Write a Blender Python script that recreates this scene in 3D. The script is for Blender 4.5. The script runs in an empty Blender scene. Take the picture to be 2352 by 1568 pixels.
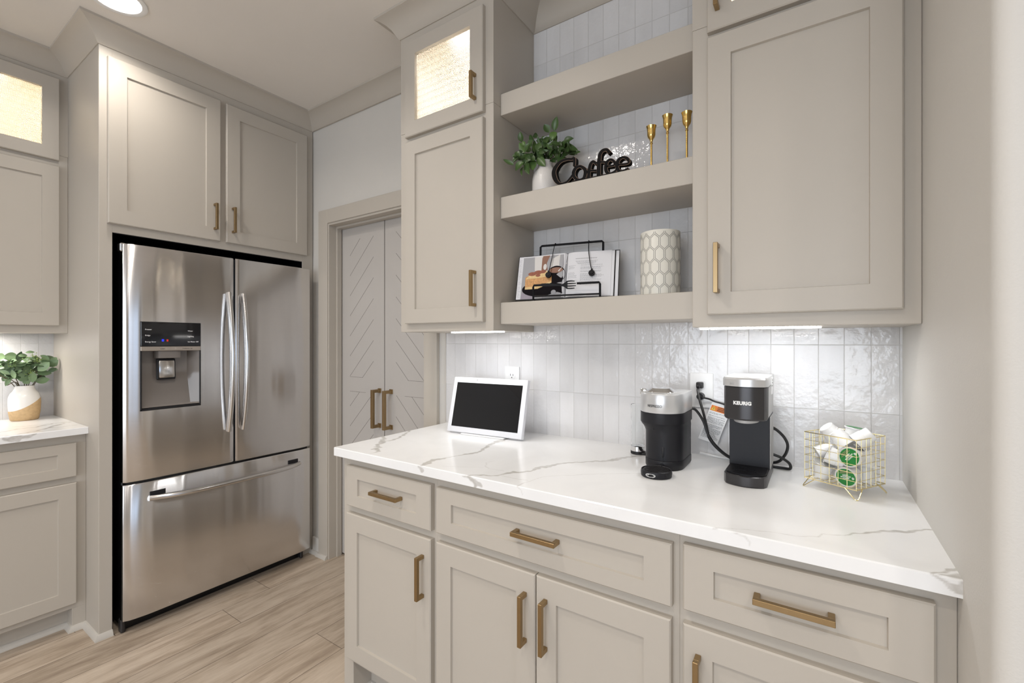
EXPO = -0.15
import bpy, bmesh, math, random
import numpy as np
from mathutils import Vector, Matrix, noise

random.seed(7)
SC = bpy.context.scene
COL = SC.collection
PI = math.pi

# ------------------------------------------------------------------ materials
def mat_new(name):
    m = bpy.data.materials.new(name); m.use_nodes = True
    nt = m.node_tree
    return m, nt, nt.nodes['Principled BSDF']

def lk(nt, a, b): nt.links.new(a, b)

def nd(nt, typ, **kw):
    n = nt.nodes.new(typ)
    for k, v in kw.items():
        if k == 'op': n.operation = v
        elif k.startswith('i'):
            n.inputs[int(k[1:])].default_value = v
        else: setattr(n, k, v)
    return n

def math_(nt, op, a, b=None, c=None):
    n = nt.nodes.new('ShaderNodeMath'); n.operation = op
    for i, v in enumerate((a, b, c)):
        if v is None: continue
        if isinstance(v, (int, float)): n.inputs[i].default_value = v
        else: lk(nt, v, n.inputs[i])
    return n.outputs[0]

def simple(name, col, rough=0.5, metal=0.0, bump=0.0, bscale=200.0, spec=None, coat=0.0, trans=0.0, ior=None, emis=None, estr=0.0, var=0.0, vscale=8.0, stretch=None, alpha=None):
    m, nt, p = mat_new(name)
    p.inputs['Base Color'].default_value = (*col, 1)
    p.inputs['Roughness'].default_value = rough
    p.inputs['Metallic'].default_value = metal
    if spec is not None: p.inputs['Specular IOR Level'].default_value = spec
    if coat: p.inputs['Coat Weight'].default_value = coat; p.inputs['Coat Roughness'].default_value = 0.08
    if trans: p.inputs['Transmission Weight'].default_value = trans
    if ior: p.inputs['IOR'].default_value = ior
    if emis: p.inputs['Emission Color'].default_value = (*emis, 1); p.inputs['Emission Strength'].default_value = estr
    tc = nd(nt, 'ShaderNodeTexCoord')
    src = tc.outputs['Object']
    if stretch:
        mp = nd(nt, 'ShaderNodeMapping'); mp.inputs['Scale'].default_value = stretch
        lk(nt, src, mp.inputs[0]); src = mp.outputs[0]
    # always a faint procedural variation of tone
    nz = nd(nt, 'ShaderNodeTexNoise'); nz.inputs['Scale'].default_value = vscale; nz.inputs['Detail'].default_value = 3
    lk(nt, src, nz.inputs['Vector'])
    v = max(var, 0.015)
    mx = nd(nt, 'ShaderNodeMix', data_type='RGBA')
    lk(nt, nz.outputs['Fac'], mx.inputs[0])
    mx.inputs[6].default_value = (*[c * (1 - v) for c in col], 1)
    mx.inputs[7].default_value = (*[min(1, c * (1 + v)) for c in col], 1)
    lk(nt, mx.outputs[2], p.inputs['Base Color'])
    if bump:
        n2 = nd(nt, 'ShaderNodeTexNoise'); n2.inputs['Scale'].default_value = bscale; n2.inputs['Detail'].default_value = 2
        lk(nt, src, n2.inputs['Vector'])
        b = nd(nt, 'ShaderNodeBump'); b.inputs['Strength'].default_value = bump; b.inputs['Distance'].default_value = 0.001
        lk(nt, n2.outputs['Fac'], b.inputs['Height']); lk(nt, b.outputs[0], p.inputs['Normal'])
    return m

def emit(name, col, s):
    m, nt, p = mat_new(name)
    p.inputs['Base Color'].default_value = (0.8, 0.8, 0.8, 1) if s > 2 else (col[0] * .2, col[1] * .2, col[2] * .2, 1)
    p.inputs['Emission Color'].default_value = (*col, 1)
    p.inputs['Emission Strength'].default_value = s
    return m

def tile_material():
    m, nt, p = mat_new('glazed_tile')
    tc = nd(nt, 'ShaderNodeTexCoord'); sp = nd(nt, 'ShaderNodeSeparateXYZ'); lk(nt, tc.outputs['Object'], sp.inputs[0])
    geo = nd(nt, 'ShaderNodeNewGeometry'); sn = nd(nt, 'ShaderNodeSeparateXYZ'); lk(nt, geo.outputs['True Normal'], sn.inputs[0])
    isx = math_(nt, 'GREATER_THAN', math_(nt, 'ABSOLUTE', sn.outputs[0]), 0.5)
    # u runs along the wall whichever way it faces
    ux = math_(nt, 'DIVIDE', math_(nt, 'ADD', sp.outputs[0], 0.998 + 2.0 * 0.0625 * 40), 0.0625)
    uy = math_(nt, 'DIVIDE', math_(nt, 'ADD', sp.outputs[1], -0.5235 + 0.0625 * 40), 0.0625)
    u = math_(nt, 'ADD', math_(nt, 'MULTIPLY', ux, math_(nt, 'SUBTRACT', 1.0, isx)), math_(nt, 'MULTIPLY', uy, isx))
    v = math_(nt, 'DIVIDE', math_(nt, 'ADD', sp.outputs[2], -1.290 + 0.195 * 10), 0.195)
    fu = math_(nt, 'FRACT', u); fv = math_(nt, 'FRACT', v)
    iu = math_(nt, 'FLOOR', u); iv = math_(nt, 'FLOOR', v)
    cb = nd(nt, 'ShaderNodeCombineXYZ'); lk(nt, iu, cb.inputs[0]); lk(nt, iv, cb.inputs[1])
    wn = nd(nt, 'ShaderNodeTexWhiteNoise', noise_dimensions='2D'); lk(nt, cb.outputs[0], wn.inputs['Vector'])
    # distance to the edge of the tile in metres
    du = math_(nt, 'MULTIPLY', math_(nt, 'MINIMUM', fu, math_(nt, 'SUBTRACT', 1.0, fu)), 0.0625)
    dv = math_(nt, 'MULTIPLY', math_(nt, 'MINIMUM', fv, math_(nt, 'SUBTRACT', 1.0, fv)), 0.195)
    # slightly wobbly edges
    nw = nd(nt, 'ShaderNodeTexNoise'); nw.inputs['Scale'].default_value = 60; lk(nt, tc.outputs['Object'], nw.inputs['Vector'])
    wob = math_(nt, 'MULTIPLY', math_(nt, 'SUBTRACT', nw.outputs['Fac'], 0.5), 0.0014)
    de = math_(nt, 'ADD', math_(nt, 'MINIMUM', du, dv), wob)
    gm = nd(nt, 'ShaderNodeMapRange'); lk(nt, de, gm.inputs[0]); gm.inputs[1].default_value = 0.0003; gm.inputs[2].default_value = 0.0012
    # colour
    r1 = nd(nt, 'ShaderNodeValToRGB'); lk(nt, wn.outputs['Value'], r1.inputs[0])
    r1.color_ramp.elements[0].color = (0.665, 0.66, 0.665, 1); r1.color_ramp.elements[1].color = (0.735, 0.73, 0.735, 1)
    cl = nd(nt, 'ShaderNodeTexNoise'); cl.inputs['Scale'].default_value = 9; cl.inputs['Detail'].default_value = 5
    mpv = nd(nt, 'ShaderNodeMapping'); mpv.inputs['Scale'].default_value = (2.2, 2.2, 0.6); lk(nt, tc.outputs['Object'], mpv.inputs[0]); lk(nt, mpv.outputs[0], cl.inputs['Vector'])
    mx = nd(nt, 'ShaderNodeMix', data_type='RGBA', blend_type='MULTIPLY'); mx.inputs[0].default_value = 0.5
    cr2 = nd(nt, 'ShaderNodeValToRGB'); lk(nt, cl.outputs['Fac'], cr2.inputs[0])
    cr2.color_ramp.elements[0].position = 0.3; cr2.color_ramp.elements[0].color = (0.86, 0.85, 0.84, 1)
    cr2.color_ramp.elements[1].position = 0.7; cr2.color_ramp.elements[1].color = (1, 1, 1, 1)
    lk(nt, r1.outputs[0], mx.inputs[6]); lk(nt, cr2.outputs[0], mx.inputs[7])
    mg = nd(nt, 'ShaderNodeMix', data_type='RGBA'); lk(nt, gm.outputs[0], mg.inputs[0])
    mg.inputs[6].default_value = (0.60, 0.59, 0.58, 1); lk(nt, mx.outputs[2], mg.inputs[7])
    lk(nt, mg.outputs[2], p.inputs['Base Color'])
    rr = nd(nt, 'ShaderNodeMapRange'); lk(nt, gm.outputs[0], rr.inputs[0]); rr.inputs[3].default_value = 0.7; rr.inputs[4].default_value = 0.06
    lk(nt, rr.outputs[0], p.inputs['Roughness'])
    # relief: hand-made waviness, per-tile tilt, grout groove
    off = nd(nt, 'ShaderNodeVectorMath', operation='SCALE'); lk(nt, wn.outputs['Color'], off.inputs[0]); off.inputs[3].default_value = 9.0
    av = nd(nt, 'ShaderNodeVectorMath', operation='ADD'); lk(nt, tc.outputs['Object'], av.inputs[0]); lk(nt, off.outputs[0], av.inputs[1])
    n1 = nd(nt, 'ShaderNodeTexNoise'); n1.inputs['Scale'].default_value = 24; n1.inputs['Detail'].default_value = 1.5; lk(nt, av.outputs[0], n1.inputs['Vector'])
    n3 = nd(nt, 'ShaderNodeTexNoise'); n3.inputs['Scale'].default_value = 85; n3.inputs['Detail'].default_value = 2; lk(nt, av.outputs[0], n3.inputs['Vector'])
    sc = nd(nt, 'ShaderNodeSeparateColor'); lk(nt, wn.outputs['Color'], sc.inputs[0])
    tu = math_(nt, 'MULTIPLY', math_(nt, 'MULTIPLY', math_(nt, 'SUBTRACT', sc.outputs[0], 0.5), fu), 0.0016)
    tv = math_(nt, 'MULTIPLY', math_(nt, 'MULTIPLY', math_(nt, 'SUBTRACT', sc.outputs[1], 0.5), fv), 0.0028)
    h = math_(nt, 'ADD', math_(nt, 'MULTIPLY', n1.outputs['Fac'], 0.0030), math_(nt, 'MULTIPLY', n3.outputs['Fac'], 0.0012))
    h = math_(nt, 'ADD', h, math_(nt, 'ADD', tu, tv))
    h = math_(nt, 'ADD', h, math_(nt, 'MULTIPLY', gm.outputs[0], 0.0008))
    b = nd(nt, 'ShaderNodeBump'); b.inputs['Strength'].default_value = 0.8; b.inputs['Distance'].default_value = 1.0
    lk(nt, h, b.inputs['Height']); lk(nt, b.outputs[0], p.inputs['Normal'])
    return m

def floor_material():
    m, nt, p = mat_new('oak_plank')
    tc = nd(nt, 'ShaderNodeTexCoord')
    at = nd(nt, 'ShaderNodeAttribute', attribute_name='plank')
    mp = nd(nt, 'ShaderNodeMapping'); mp.inputs['Scale'].default_value = (1.5, 0.20, 1); lk(nt, tc.outputs['Object'], mp.inputs[0])
    sh = nd(nt, 'ShaderNodeVectorMath', operation='SCALE'); lk(nt, at.outputs['Color'], sh.inputs[0]); sh.inputs[3].default_value = 13.0
    av = nd(nt, 'ShaderNodeVectorMath', operation='ADD'); lk(nt, mp.outputs[0], av.inputs[0]); lk(nt, sh.outputs[0], av.inputs[1])
    n1 = nd(nt, 'ShaderNodeTexNoise'); n1.inputs['Scale'].default_value = 9; n1.inputs['Detail'].default_value = 8; n1.inputs['Distortion'].default_value = 1.1; n1.inputs['Roughness'].default_value = 0.6
    lk(nt, av.outputs[0], n1.inputs['Vector'])
    n2 = nd(nt, 'ShaderNodeTexNoise'); n2.inputs['Scale'].default_value = 75; n2.inputs['Detail'].default_value = 3; lk(nt, av.outputs[0], n2.inputs['Vector'])
    wv = nd(nt, 'ShaderNodeTexWave', wave_type='RINGS'); wv.inputs['Scale'].default_value = 2.2; wv.inputs['Distortion'].default_value = 7; wv.inputs['Detail'].default_value = 3
    wv.inputs['Detail Scale'].default_value = 1.4
    lk(nt, av.outputs[0], wv.inputs['Vector'])
    f = math_(nt, 'ADD', math_(nt, 'MULTIPLY', n1.outputs['Fac'], 0.72), math_(nt, 'ADD', math_(nt, 'MULTIPLY', wv.outputs['Fac'], 0.10), math_(nt, 'MULTIPLY', n2.outputs['Fac'], 0.24)))
    cr = nd(nt, 'ShaderNodeValToRGB'); lk(nt, f, cr.inputs[0])
    e = cr.color_ramp.elements
    e[0].position = 0.28; e[0].color = (0.27, 0.205, 0.152, 1)
    e[1].position = 0.74; e[1].color = (0.62, 0.53, 0.43, 1)
    x = e.new(0.46); x.color = (0.41, 0.330, 0.252, 1)
    x = e.new(0.57); x.color = (0.52, 0.43, 0.34, 1)
    sc = nd(nt, 'ShaderNodeSeparateColor'); lk(nt, at.outputs['Color'], sc.inputs[0])
    br = nd(nt, 'ShaderNodeMapRange'); lk(nt, sc.outputs[0], br.inputs[0]); br.inputs[3].default_value = 0.86; br.inputs[4].default_value = 1.08
    mu = nd(nt, 'ShaderNodeVectorMath', operation='SCALE'); lk(nt, cr.outputs[0], mu.inputs[0]); lk(nt, br.outputs[0], mu.inputs[3])
    lk(nt, mu.outputs[0], p.inputs['Base Color'])
    p.inputs['Roughness'].default_value = 0.42
    b = nd(nt, 'ShaderNodeBump'); b.inputs['Strength'].default_value = 0.25; b.inputs['Distance'].default_value = 0.001
    lk(nt, n2.outputs['Fac'], b.inputs['Height']); lk(nt, b.outputs[0], p.inputs['Normal'])
    return m

def quartz_material():
    m, nt, p = mat_new('veined_quartz')
    tc = nd(nt, 'ShaderNodeTexCoord')
    at = nd(nt, 'ShaderNodeAttribute', attribute_name='vein')
    n1 = nd(nt, 'ShaderNodeTexNoise'); n1.inputs['Scale'].default_value = 45; n1.inputs['Detail'].default_value = 5; lk(nt, tc.outputs['Object'], n1.inputs['Vector'])
    mr = nd(nt, 'ShaderNodeMapRange'); lk(nt, n1.outputs['Fac'], mr.inputs[0]); mr.inputs[1].default_value = 0.3; mr.inputs[2].default_value = 0.6; mr.inputs[3].default_value = 0.55; mr.inputs[4].default_value = 1.0
    f = math_(nt, 'MULTIPLY', at.outputs['Fac'], mr.outputs[0])
    # very faint clouding
    n2 = nd(nt, 'ShaderNodeTexNoise'); n2.inputs['Scale'].default_value = 5; n2.inputs['Detail'].default_value = 6; n2.inputs['Distortion'].default_value = 1.2
    lk(nt, tc.outputs['Object'], n2.inputs['Vector'])
    c2 = nd(nt, 'ShaderNodeValToRGB'); lk(nt, n2.outputs['Fac'], c2.inputs[0])
    c2.color_ramp.elements[0].position = 0.35; c2.color_ramp.elements[0].color = (0.85, 0.855, 0.86, 1)
    c2.color_ramp.elements[1].position = 0.6; c2.color_ramp.elements[1].color = (0.885, 0.89, 0.895, 1)
    mx = nd(nt, 'ShaderNodeMix', data_type='RGBA'); lk(nt, f, mx.inputs[0]); lk(nt, c2.outputs[0], mx.inputs[6]); mx.inputs[7].default_value = (0.54, 0.525, 0.50, 1)
    lk(nt, mx.outputs[2], p.inputs['Base Color'])
    p.inputs['Roughness'].default_value = 0.16
    return m

def steel_material(name, vertical=True, col=(0.70, 0.69, 0.69), rough=0.20, aniso=0.96):
    m, nt, p = mat_new(name)
    p.inputs['Metallic'].default_value = 1.0
    p.inputs['Roughness'].default_value = rough
    p.inputs['Anisotropic'].default_value = aniso; p.inputs['Anisotropic Rotation'].default_value = 0.25
    tg = nd(nt, 'ShaderNodeTangent', direction_type='RADIAL', axis='Z'); lk(nt, tg.outputs[0], p.inputs['Tangent'])
    tc = nd(nt, 'ShaderNodeTexCoord'); mp = nd(nt, 'ShaderNodeMapping'); mp.inputs['Scale'].default_value = (3, 3, 420)
    lk(nt, tc.outputs['Object'], mp.inputs[0])
    nz = nd(nt, 'ShaderNodeTexNoise'); nz.inputs['Scale'].default_value = 3; nz.inputs['Detail'].default_value = 2; lk(nt, mp.outputs[0], nz.inputs['Vector'])
    n2 = nd(nt, 'ShaderNodeTexNoise'); n2.inputs['Scale'].default_value = 3.0; n2.inputs['Detail'].default_value = 5; n2.inputs['Distortion'].default_value = 1.5; lk(nt, tc.outputs['Object'], n2.inputs['Vector'])
    rg = nd(nt, 'ShaderNodeMapRange'); lk(nt, n2.outputs['Fac'], rg.inputs[0]); rg.inputs[1].default_value = 0.35; rg.inputs[2].default_value = 0.7
    rg.inputs[3].default_value = rough * 0.95; rg.inputs[4].default_value = rough * 1.15; mx = nd(nt, 'ShaderNodeMix', data_type='RGBA'); lk(nt, nz.outputs['Fac'], mx.inputs[0])
    mx.inputs[6].default_value = (*[c * 0.94 for c in col], 1); mx.inputs[7].default_value = (*[min(1, c * 1.06) for c in col], 1)
    lk(nt, mx.outputs[2], p.inputs['Base Color'])
    # long soft dents that bend reflections
    mp2 = nd(nt, 'ShaderNodeMapping'); mp2.inputs['Scale'].default_value = (1, 1, 0.02); lk(nt, tc.outputs['Object'], mp2.inputs[0])
    n3 = nd(nt, 'ShaderNodeTexNoise'); n3.inputs['Scale'].default_value = 9; n3.inputs['Detail'].default_value = 0.5; lk(nt, mp2.outputs[0], n3.inputs['Vector'])
    b = nd(nt, 'ShaderNodeBump'); b.inputs['Strength'].default_value = 1.0; b.inputs['Distance'].default_value = 0.007
    lk(nt, n3.outputs['Fac'], b.inputs['Height']); lk(nt, b.outputs[0], p.inputs['Normal'])
    return m

def reeded_glass_material():
    m, nt, p = mat_new('textured_glass')
    p.inputs['Transmission Weight'].default_value = 1.0
    p.inputs['Roughness'].default_value = 0.18
    p.inputs['IOR'].default_value = 1.3
    p.inputs['Base Color'].default_value = (1.0, 0.98, 0.94, 1)
    tc = nd(nt, 'ShaderNodeTexCoord'); sp = nd(nt, 'ShaderNodeSeparateXYZ'); lk(nt, tc.outputs['Object'], sp.inputs[0])
    s = 2 * PI / 0.0055
    a = math_(nt, 'SINE', math_(nt, 'MULTIPLY', math_(nt, 'ADD', sp.outputs[0], sp.outputs[1]), s))
    c = math_(nt, 'SINE', math_(nt, 'MULTIPLY', sp.outputs[2], s))
    h = math_(nt, 'MULTIPLY', a, c)
    b = nd(nt, 'ShaderNodeBump'); b.inputs['Strength'].default_value = 0.6; b.inputs['Distance'].default_value = 0.0012
    lk(nt, h, b.inputs['Height']); lk(nt, b.outputs[0], p.inputs['Normal'])
    # moulded knots of the pattern are denser
    k = math_(nt, 'GREATER_THAN', math_(nt, 'ADD', math_(nt, 'MULTIPLY', h, 0.5), math_(nt, 'MULTIPLY', math_(nt, 'SINE', math_(nt, 'MULTIPLY', sp.outputs[2], 2 * PI / 0.0050)), 0.55)), 0.48)
    mx = nd(nt, 'ShaderNodeMix', data_type='RGBA'); lk(nt, k, mx.inputs[0])
    mx.inputs[6].default_value = (1.0, 0.98, 0.94, 1); mx.inputs[7].default_value = (0.30, 0.26, 0.20, 1)
    lk(nt, mx.outputs[2], p.inputs['Base Color'])
    return m

def leaf_material(name, c0, c1):
    m, nt, p = mat_new(name)
    tc = nd(nt, 'ShaderNodeTexCoord')
    at = nd(nt, 'ShaderNodeAttribute', attribute_name='tone')
    nz = nd(nt, 'ShaderNodeTexNoise'); nz.inputs['Scale'].default_value = 60; nz.inputs['Detail'].default_value = 3; lk(nt, tc.outputs['Object'], nz.inputs['Vector'])
    f = math_(nt, 'ADD', math_(nt, 'MULTIPLY', at.outputs['Fac'], 0.75), math_(nt, 'MULTIPLY', nz.outputs['Fac'], 0.25))
    mx = nd(nt, 'ShaderNodeMix', data_type='RGBA'); lk(nt, f, mx.inputs[0]); mx.inputs[6].default_value = (*c0, 1); mx.inputs[7].default_value = (*c1, 1)
    lk(nt, mx.outputs[2], p.inputs['Base Color']); p.inputs['Roughness'].default_value = 0.35
    return m

PAINT = (0.495, 0.455, 0.40)
M = {}
M['paint'] = simple('greige_cabinet_paint', PAINT, 0.44, bump=0.06, bscale=350)
M['wall'] = simple('orange_peel_wall_paint', (0.62, 0.60, 0.565), 0.6, bump=0.35, bscale=260)
M['ceiling'] = simple('ceiling_paint', (0.78, 0.745, 0.70), 0.8, bump=0.2, bscale=200)
M['door'] = simple('pantry_door_paint', (0.50, 0.475, 0.45), 0.42)
M['white_trim'] = simple('white_shoe_paint', (0.56, 0.53, 0.485), 0.45)
M['tile'] = tile_material()
M['floor'] = floor_material()
M['gap'] = simple('dark_joint', (0.05, 0.04, 0.03), 0.8)
M['quartz'] = quartz_material()
M['brass'] = simple('brushed_champagne_brass', (0.36, 0.255, 0.135), 0.34, 1.0, var=0.08, vscale=60, stretch=(1, 1, 0.2))
M['gold'] = simple('polished_brass', (0.72, 0.50, 0.17), 0.2, 1.0, var=0.08, vscale=40)
M['gold_wire'] = simple('pale_gold_wire', (0.86, 0.74, 0.42), 0.22, 1.0)
M['steel'] = steel_material('brushed_stainless')
M['steel_bar'] = simple('satin_steel_bar', (0.62, 0.61, 0.60), 0.2, 1.0)
M['chrome'] = simple('chrome', (0.85, 0.85, 0.86), 0.06, 1.0)
M['black'] = simple('black_plastic', (0.006, 0.006, 0.008), 0.5)
M['black_sheet'] = simple('black_enamel_and_niche_shade', (0.004, 0.004, 0.005), 0.35)  # refrigerator enamel, also the painted-in shade of the niche
M['black_gloss'] = simple('black_gloss_panel', (0.008, 0.009, 0.012), 0.06)
M['black_metal'] = simple('black_powder_coat', (0.006, 0.006, 0.008), 0.5, spec=0.2)
M['rubber'] = simple('black_rubber', (0.010, 0.010, 0.011), 0.4)
M['disp'] = simple('warm_grey_plastic', (0.20, 0.18, 0.165), 0.22)
M['silver'] = simple('silver_plastic', (0.60, 0.60, 0.60), 0.3, 0.55)
M['graphite'] = simple('graphite_metallic', (0.055, 0.053, 0.055), 0.3, 0.6)
M['charcoal'] = simple('charcoal_plastic', (0.012, 0.012, 0.015), 0.42, spec=0.3)
M['side_grey'] = simple('grey_metallic_side', (0.42, 0.415, 0.41), 0.4, 0.2)
M['white_plastic'] = simple('white_plastic', (0.80, 0.80, 0.80), 0.3)
M['tablet_frame'] = simple('white_tablet_frame', (0.78, 0.79, 0.83), 0.35)
M['screen'] = simple('dark_screen_glass', (0.006, 0.006, 0.007), 0.03)
M['strip_metal'] = simple('warm_grey_strip', (0.42, 0.37, 0.32), 0.3, 0.7)
M['clear'] = simple('clear_tank_plastic', (0.97, 0.98, 0.98), 0.02, trans=1.0, ior=1.12)
M['ink'] = simple('black_ink', (0.01, 0.01, 0.01), 0.6)
M['white_ink'] = simple('white_print', (0.85, 0.85, 0.85), 0.5, emis=None)
M['paper'] = simple('book_paper', (0.74, 0.74, 0.77), 0.6)
M['ceramic'] = simple('white_ceramic', (0.74, 0.71, 0.68), 0.25, bump=0.5, bscale=320)
M['lampshade'] = simple('cream_metal_sleeve', (0.76, 0.74, 0.67), 0.4)
M['glass'] = reeded_glass_material()
M['leaf_dark'] = leaf_material('dark_green_leaf', (0.012, 0.035, 0.010), (0.13, 0.23, 0.06))
M['leaf_euc'] = leaf_material('sage_green_leaf', (0.025, 0.065, 0.022), (0.21, 0.31, 0.16))
M['stem'] = simple('brown_stem', (0.10, 0.075, 0.035), 0.6)
M['led'] = emit('led_strip', (1.0, 0.97, 0.93), 14)
M['can'] = emit('ceiling_lens', (1.0, 0.99, 0.97), 9)
M['puck'] = emit('puck_lens', (1.0, 0.95, 0.86), 60)
M['warm_inside'] = simple('cabinet_interior', (0.78, 0.74, 0.68), 0.5)
M['green_lid'] = simple('green_foil_lid', (0.012, 0.20, 0.035), 0.35)
M['foil'] = simple('foil_rim', (0.68, 0.68, 0.66), 0.3, 0.4)
M['orange'] = simple('orange_label', (0.75, 0.20, 0.02), 0.5)
M['yellow'] = simple('yellow_triangle', (0.75, 0.50, 0.05), 0.5)
M['tan'] = simple('tan_wood_edge', (0.34, 0.22, 0.15), 0.6)
M['sign'] = simple('black_painted_wood', (0.006, 0.005, 0.005), 0.7, spec=0.15)
M['blue_led'] = emit('blue_icon', (0.03, 0.05, 1.0), 0.9)
M['red_led'] = emit('red_icon', (1.0, 0.04, 0.02), 0.5)

def vase_two_tone():
    m, nt, p = mat_new('two_tone_glaze')
    tc = nd(nt, 'ShaderNodeTexCoord'); sp = nd(nt, 'ShaderNodeSeparateXYZ'); lk(nt, tc.outputs['Object'], sp.inputs[0])
    # glaze line: low at the left, sweeping up to the right
    y = math_(nt, 'DIVIDE', math_(nt, 'ADD', sp.outputs[1], 0.058), 0.115)
    yc = nd(nt, 'ShaderNodeClamp'); lk(nt, y, yc.inputs[0])
    ln = math_(nt, 'ADD', 0.047, math_(nt, 'MULTIPLY', math_(nt, 'POWER', yc.outputs[0], 1.55), 0.066))
    k = math_(nt, 'GREATER_THAN', sp.outputs[2], ln)
    nz = nd(nt, 'ShaderNodeTexNoise'); nz.inputs['Scale'].default_value = 90; nz.inputs['Detail'].default_value = 4; lk(nt, tc.outputs['Object'], nz.inputs['Vector'])
    cr = nd(nt, 'ShaderNodeValToRGB'); lk(nt, nz.outputs['Fac'], cr.inputs[0])
    cr.color_ramp.elements[0].position = 0.3; cr.color_ramp.elements[0].color = (0.50, 0.34, 0.175, 1)
    cr.color_ramp.elements[1].position = 0.6; cr.color_ramp.elements[1].color = (0.58, 0.40, 0.21, 1)
    mx = nd(nt, 'ShaderNodeMix', data_type='RGBA'); lk(nt, k, mx.inputs[0]); lk(nt, cr.outputs[0], mx.inputs[6]); mx.inputs[7].default_value = (0.80, 0.78, 0.75, 1)
    lk(nt, mx.outputs[2], p.inputs['Base Color'])
    r = nd(nt, 'ShaderNodeMapRange'); lk(nt, k, r.inputs[0]); r.inputs[3].default_value = 0.65; r.inputs[4].default_value = 0.12
    lk(nt, r.outputs[0], p.inputs['Roughness'])
    return m
M['vase2'] = vase_two_tone()

# ------------------------------------------------------------------ mesh helpers
def nb(): return bmesh.new()

def box(bm, x0, x1, y0, y1, z0, z1, bev=0.0, seg=1, F=None, mi=0):
    if x0 > x1: x0, x1 = x1, x0
    if y0 > y1: y0, y1 = y1, y0
    if z0 > z1: z0, z1 = z1, z0
    P = [(x, y, z) for z in (z0, z1) for y in (y0, y1) for x in (x0, x1)]
    vs = [bm.verts.new(F(*p) if F else p) for p in P]
    fs = [bm.faces.new([vs[i] for i in q]) for q in ((0, 2, 3, 1), (4, 5, 7, 6), (0, 1, 5, 4), (2, 6, 7, 3), (0, 4, 6, 2), (1, 3, 7, 5))]
    for f in fs: f.material_index = mi
    if bev > 0:
        es = set(e for f in fs for e in f.edges)
        bmesh.ops.bevel(bm, geom=list(es), offset=bev, segments=seg, affect='EDGES', profile=0.5, material=-1)
    return vs

def basis(d):
    d = Vector(d).normalized()
    a = Vector((0, 0, 1)) if abs(d.z) < 0.9 else Vector((1, 0, 0))
    x = d.cross(a).normalized(); y = d.cross(x).normalized()
    return d, x, y

def cyl(bm, p0, p1, r0, r1=None, n=20, caps=True, mi=0):
    r1 = r0 if r1 is None else r1
    p0 = Vector(p0); p1 = Vector(p1); d, x, y = basis(p1 - p0)
    A = []; B = []
    for i in range(n):
        t = 2 * PI * i / n; v = x * math.cos(t) + y * math.sin(t)
        A.append(bm.verts.new(p0 + v * r0)); B.append(bm.verts.new(p1 + v * r1))
    for i in range(n):
        f = bm.faces.new((A[i], A[(i + 1) % n], B[(i + 1) % n], B[i])); f.material_index = mi
    if caps:
        f = bm.faces.new(list(reversed(A))); f.material_index = mi
        f = bm.faces.new(B); f.material_index = mi

def tube(bm, pts, r, n=8, closed=False, rx=None):
    pts = [Vector(p) for p in pts]; N = len(pts)
    rings = []; up = None
    for i, p in enumerate(pts):
        if closed: t = pts[(i + 1) % N] - pts[i - 1]
        else: t = pts[min(i + 1, N - 1)] - pts[max(i - 1, 0)]
        t.normalize()
        if up is None:
            _, up, _ = basis(t)
        up = (up - t * up.dot(t)).normalized(); s = t.cross(up)
        rr = r[i] if isinstance(r, (list, tuple)) else r
        rings.append([bm.verts.new(p + (up * math.cos(a) + s * math.sin(a)) * rr) for a in [2 * PI * k / n for k in range(n)]])
    M_ = N if closed else N - 1
    for i in range(M_):
        A = rings[i]; B = rings[(i + 1) % N]
        for k in range(n): bm.faces.new((A[k], A[(k + 1) % n], B[(k + 1) % n], B[k]))
    if not closed:
        bm.faces.new(list(reversed(rings[0]))); bm.faces.new(rings[-1])

def lathe(bm, prof, c=(0, 0, 0), n=32, sx=1.0, sy=1.0, cap0=True, cap1=False, Mx=None, mi=0):
    rings = []
    for r, z in prof:
        ring = []
        for i in range(n):
            a = 2 * PI * i / n
            v = Vector((c[0] + r * sx * math.cos(a), c[1] + r * sy * math.sin(a), c[2] + z))
            if Mx is not None: v = Mx @ v
            ring.append(bm.verts.new(v))
        rings.append(ring)
    for A, B in zip(rings, rings[1:]):
        for i in range(n):
            f = bm.faces.new((A[i], A[(i + 1) % n], B[(i + 1) % n], B[i])); f.material_index = mi
    if cap0: bm.faces.new(list(reversed(rings[0]))).material_index = mi
    if cap1: bm.faces.new(rings[-1]).material_index = mi

def prism(bm, poly, z0, z1, F=None, bev=0.0, mi=0, seg=1):
    """extrude a 2-D outline (x,y) from z0 to z1"""
    lo = [bm.verts.new(F(x, y, z0) if F else (x, y, z0)) for x, y in poly]
    hi = [bm.verts.new(F(x, y, z1) if F else (x, y, z1)) for x, y in poly]
    fs = [bm.faces.new(list(reversed(lo))), bm.faces.new(hi)]
    n = len(poly)
    for i in range(n): fs.append(bm.faces.new((lo[i], lo[(i + 1) % n], hi[(i + 1) % n], hi[i])))
    for f in fs: f.material_index = mi
    if bev:
        es = [e for e in set(list(fs[0].edges) + list(fs[1].edges))]
        bmesh.ops.bevel(bm, geom=es, offset=bev, segments=seg, affect='EDGES', profile=0.5)

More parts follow.
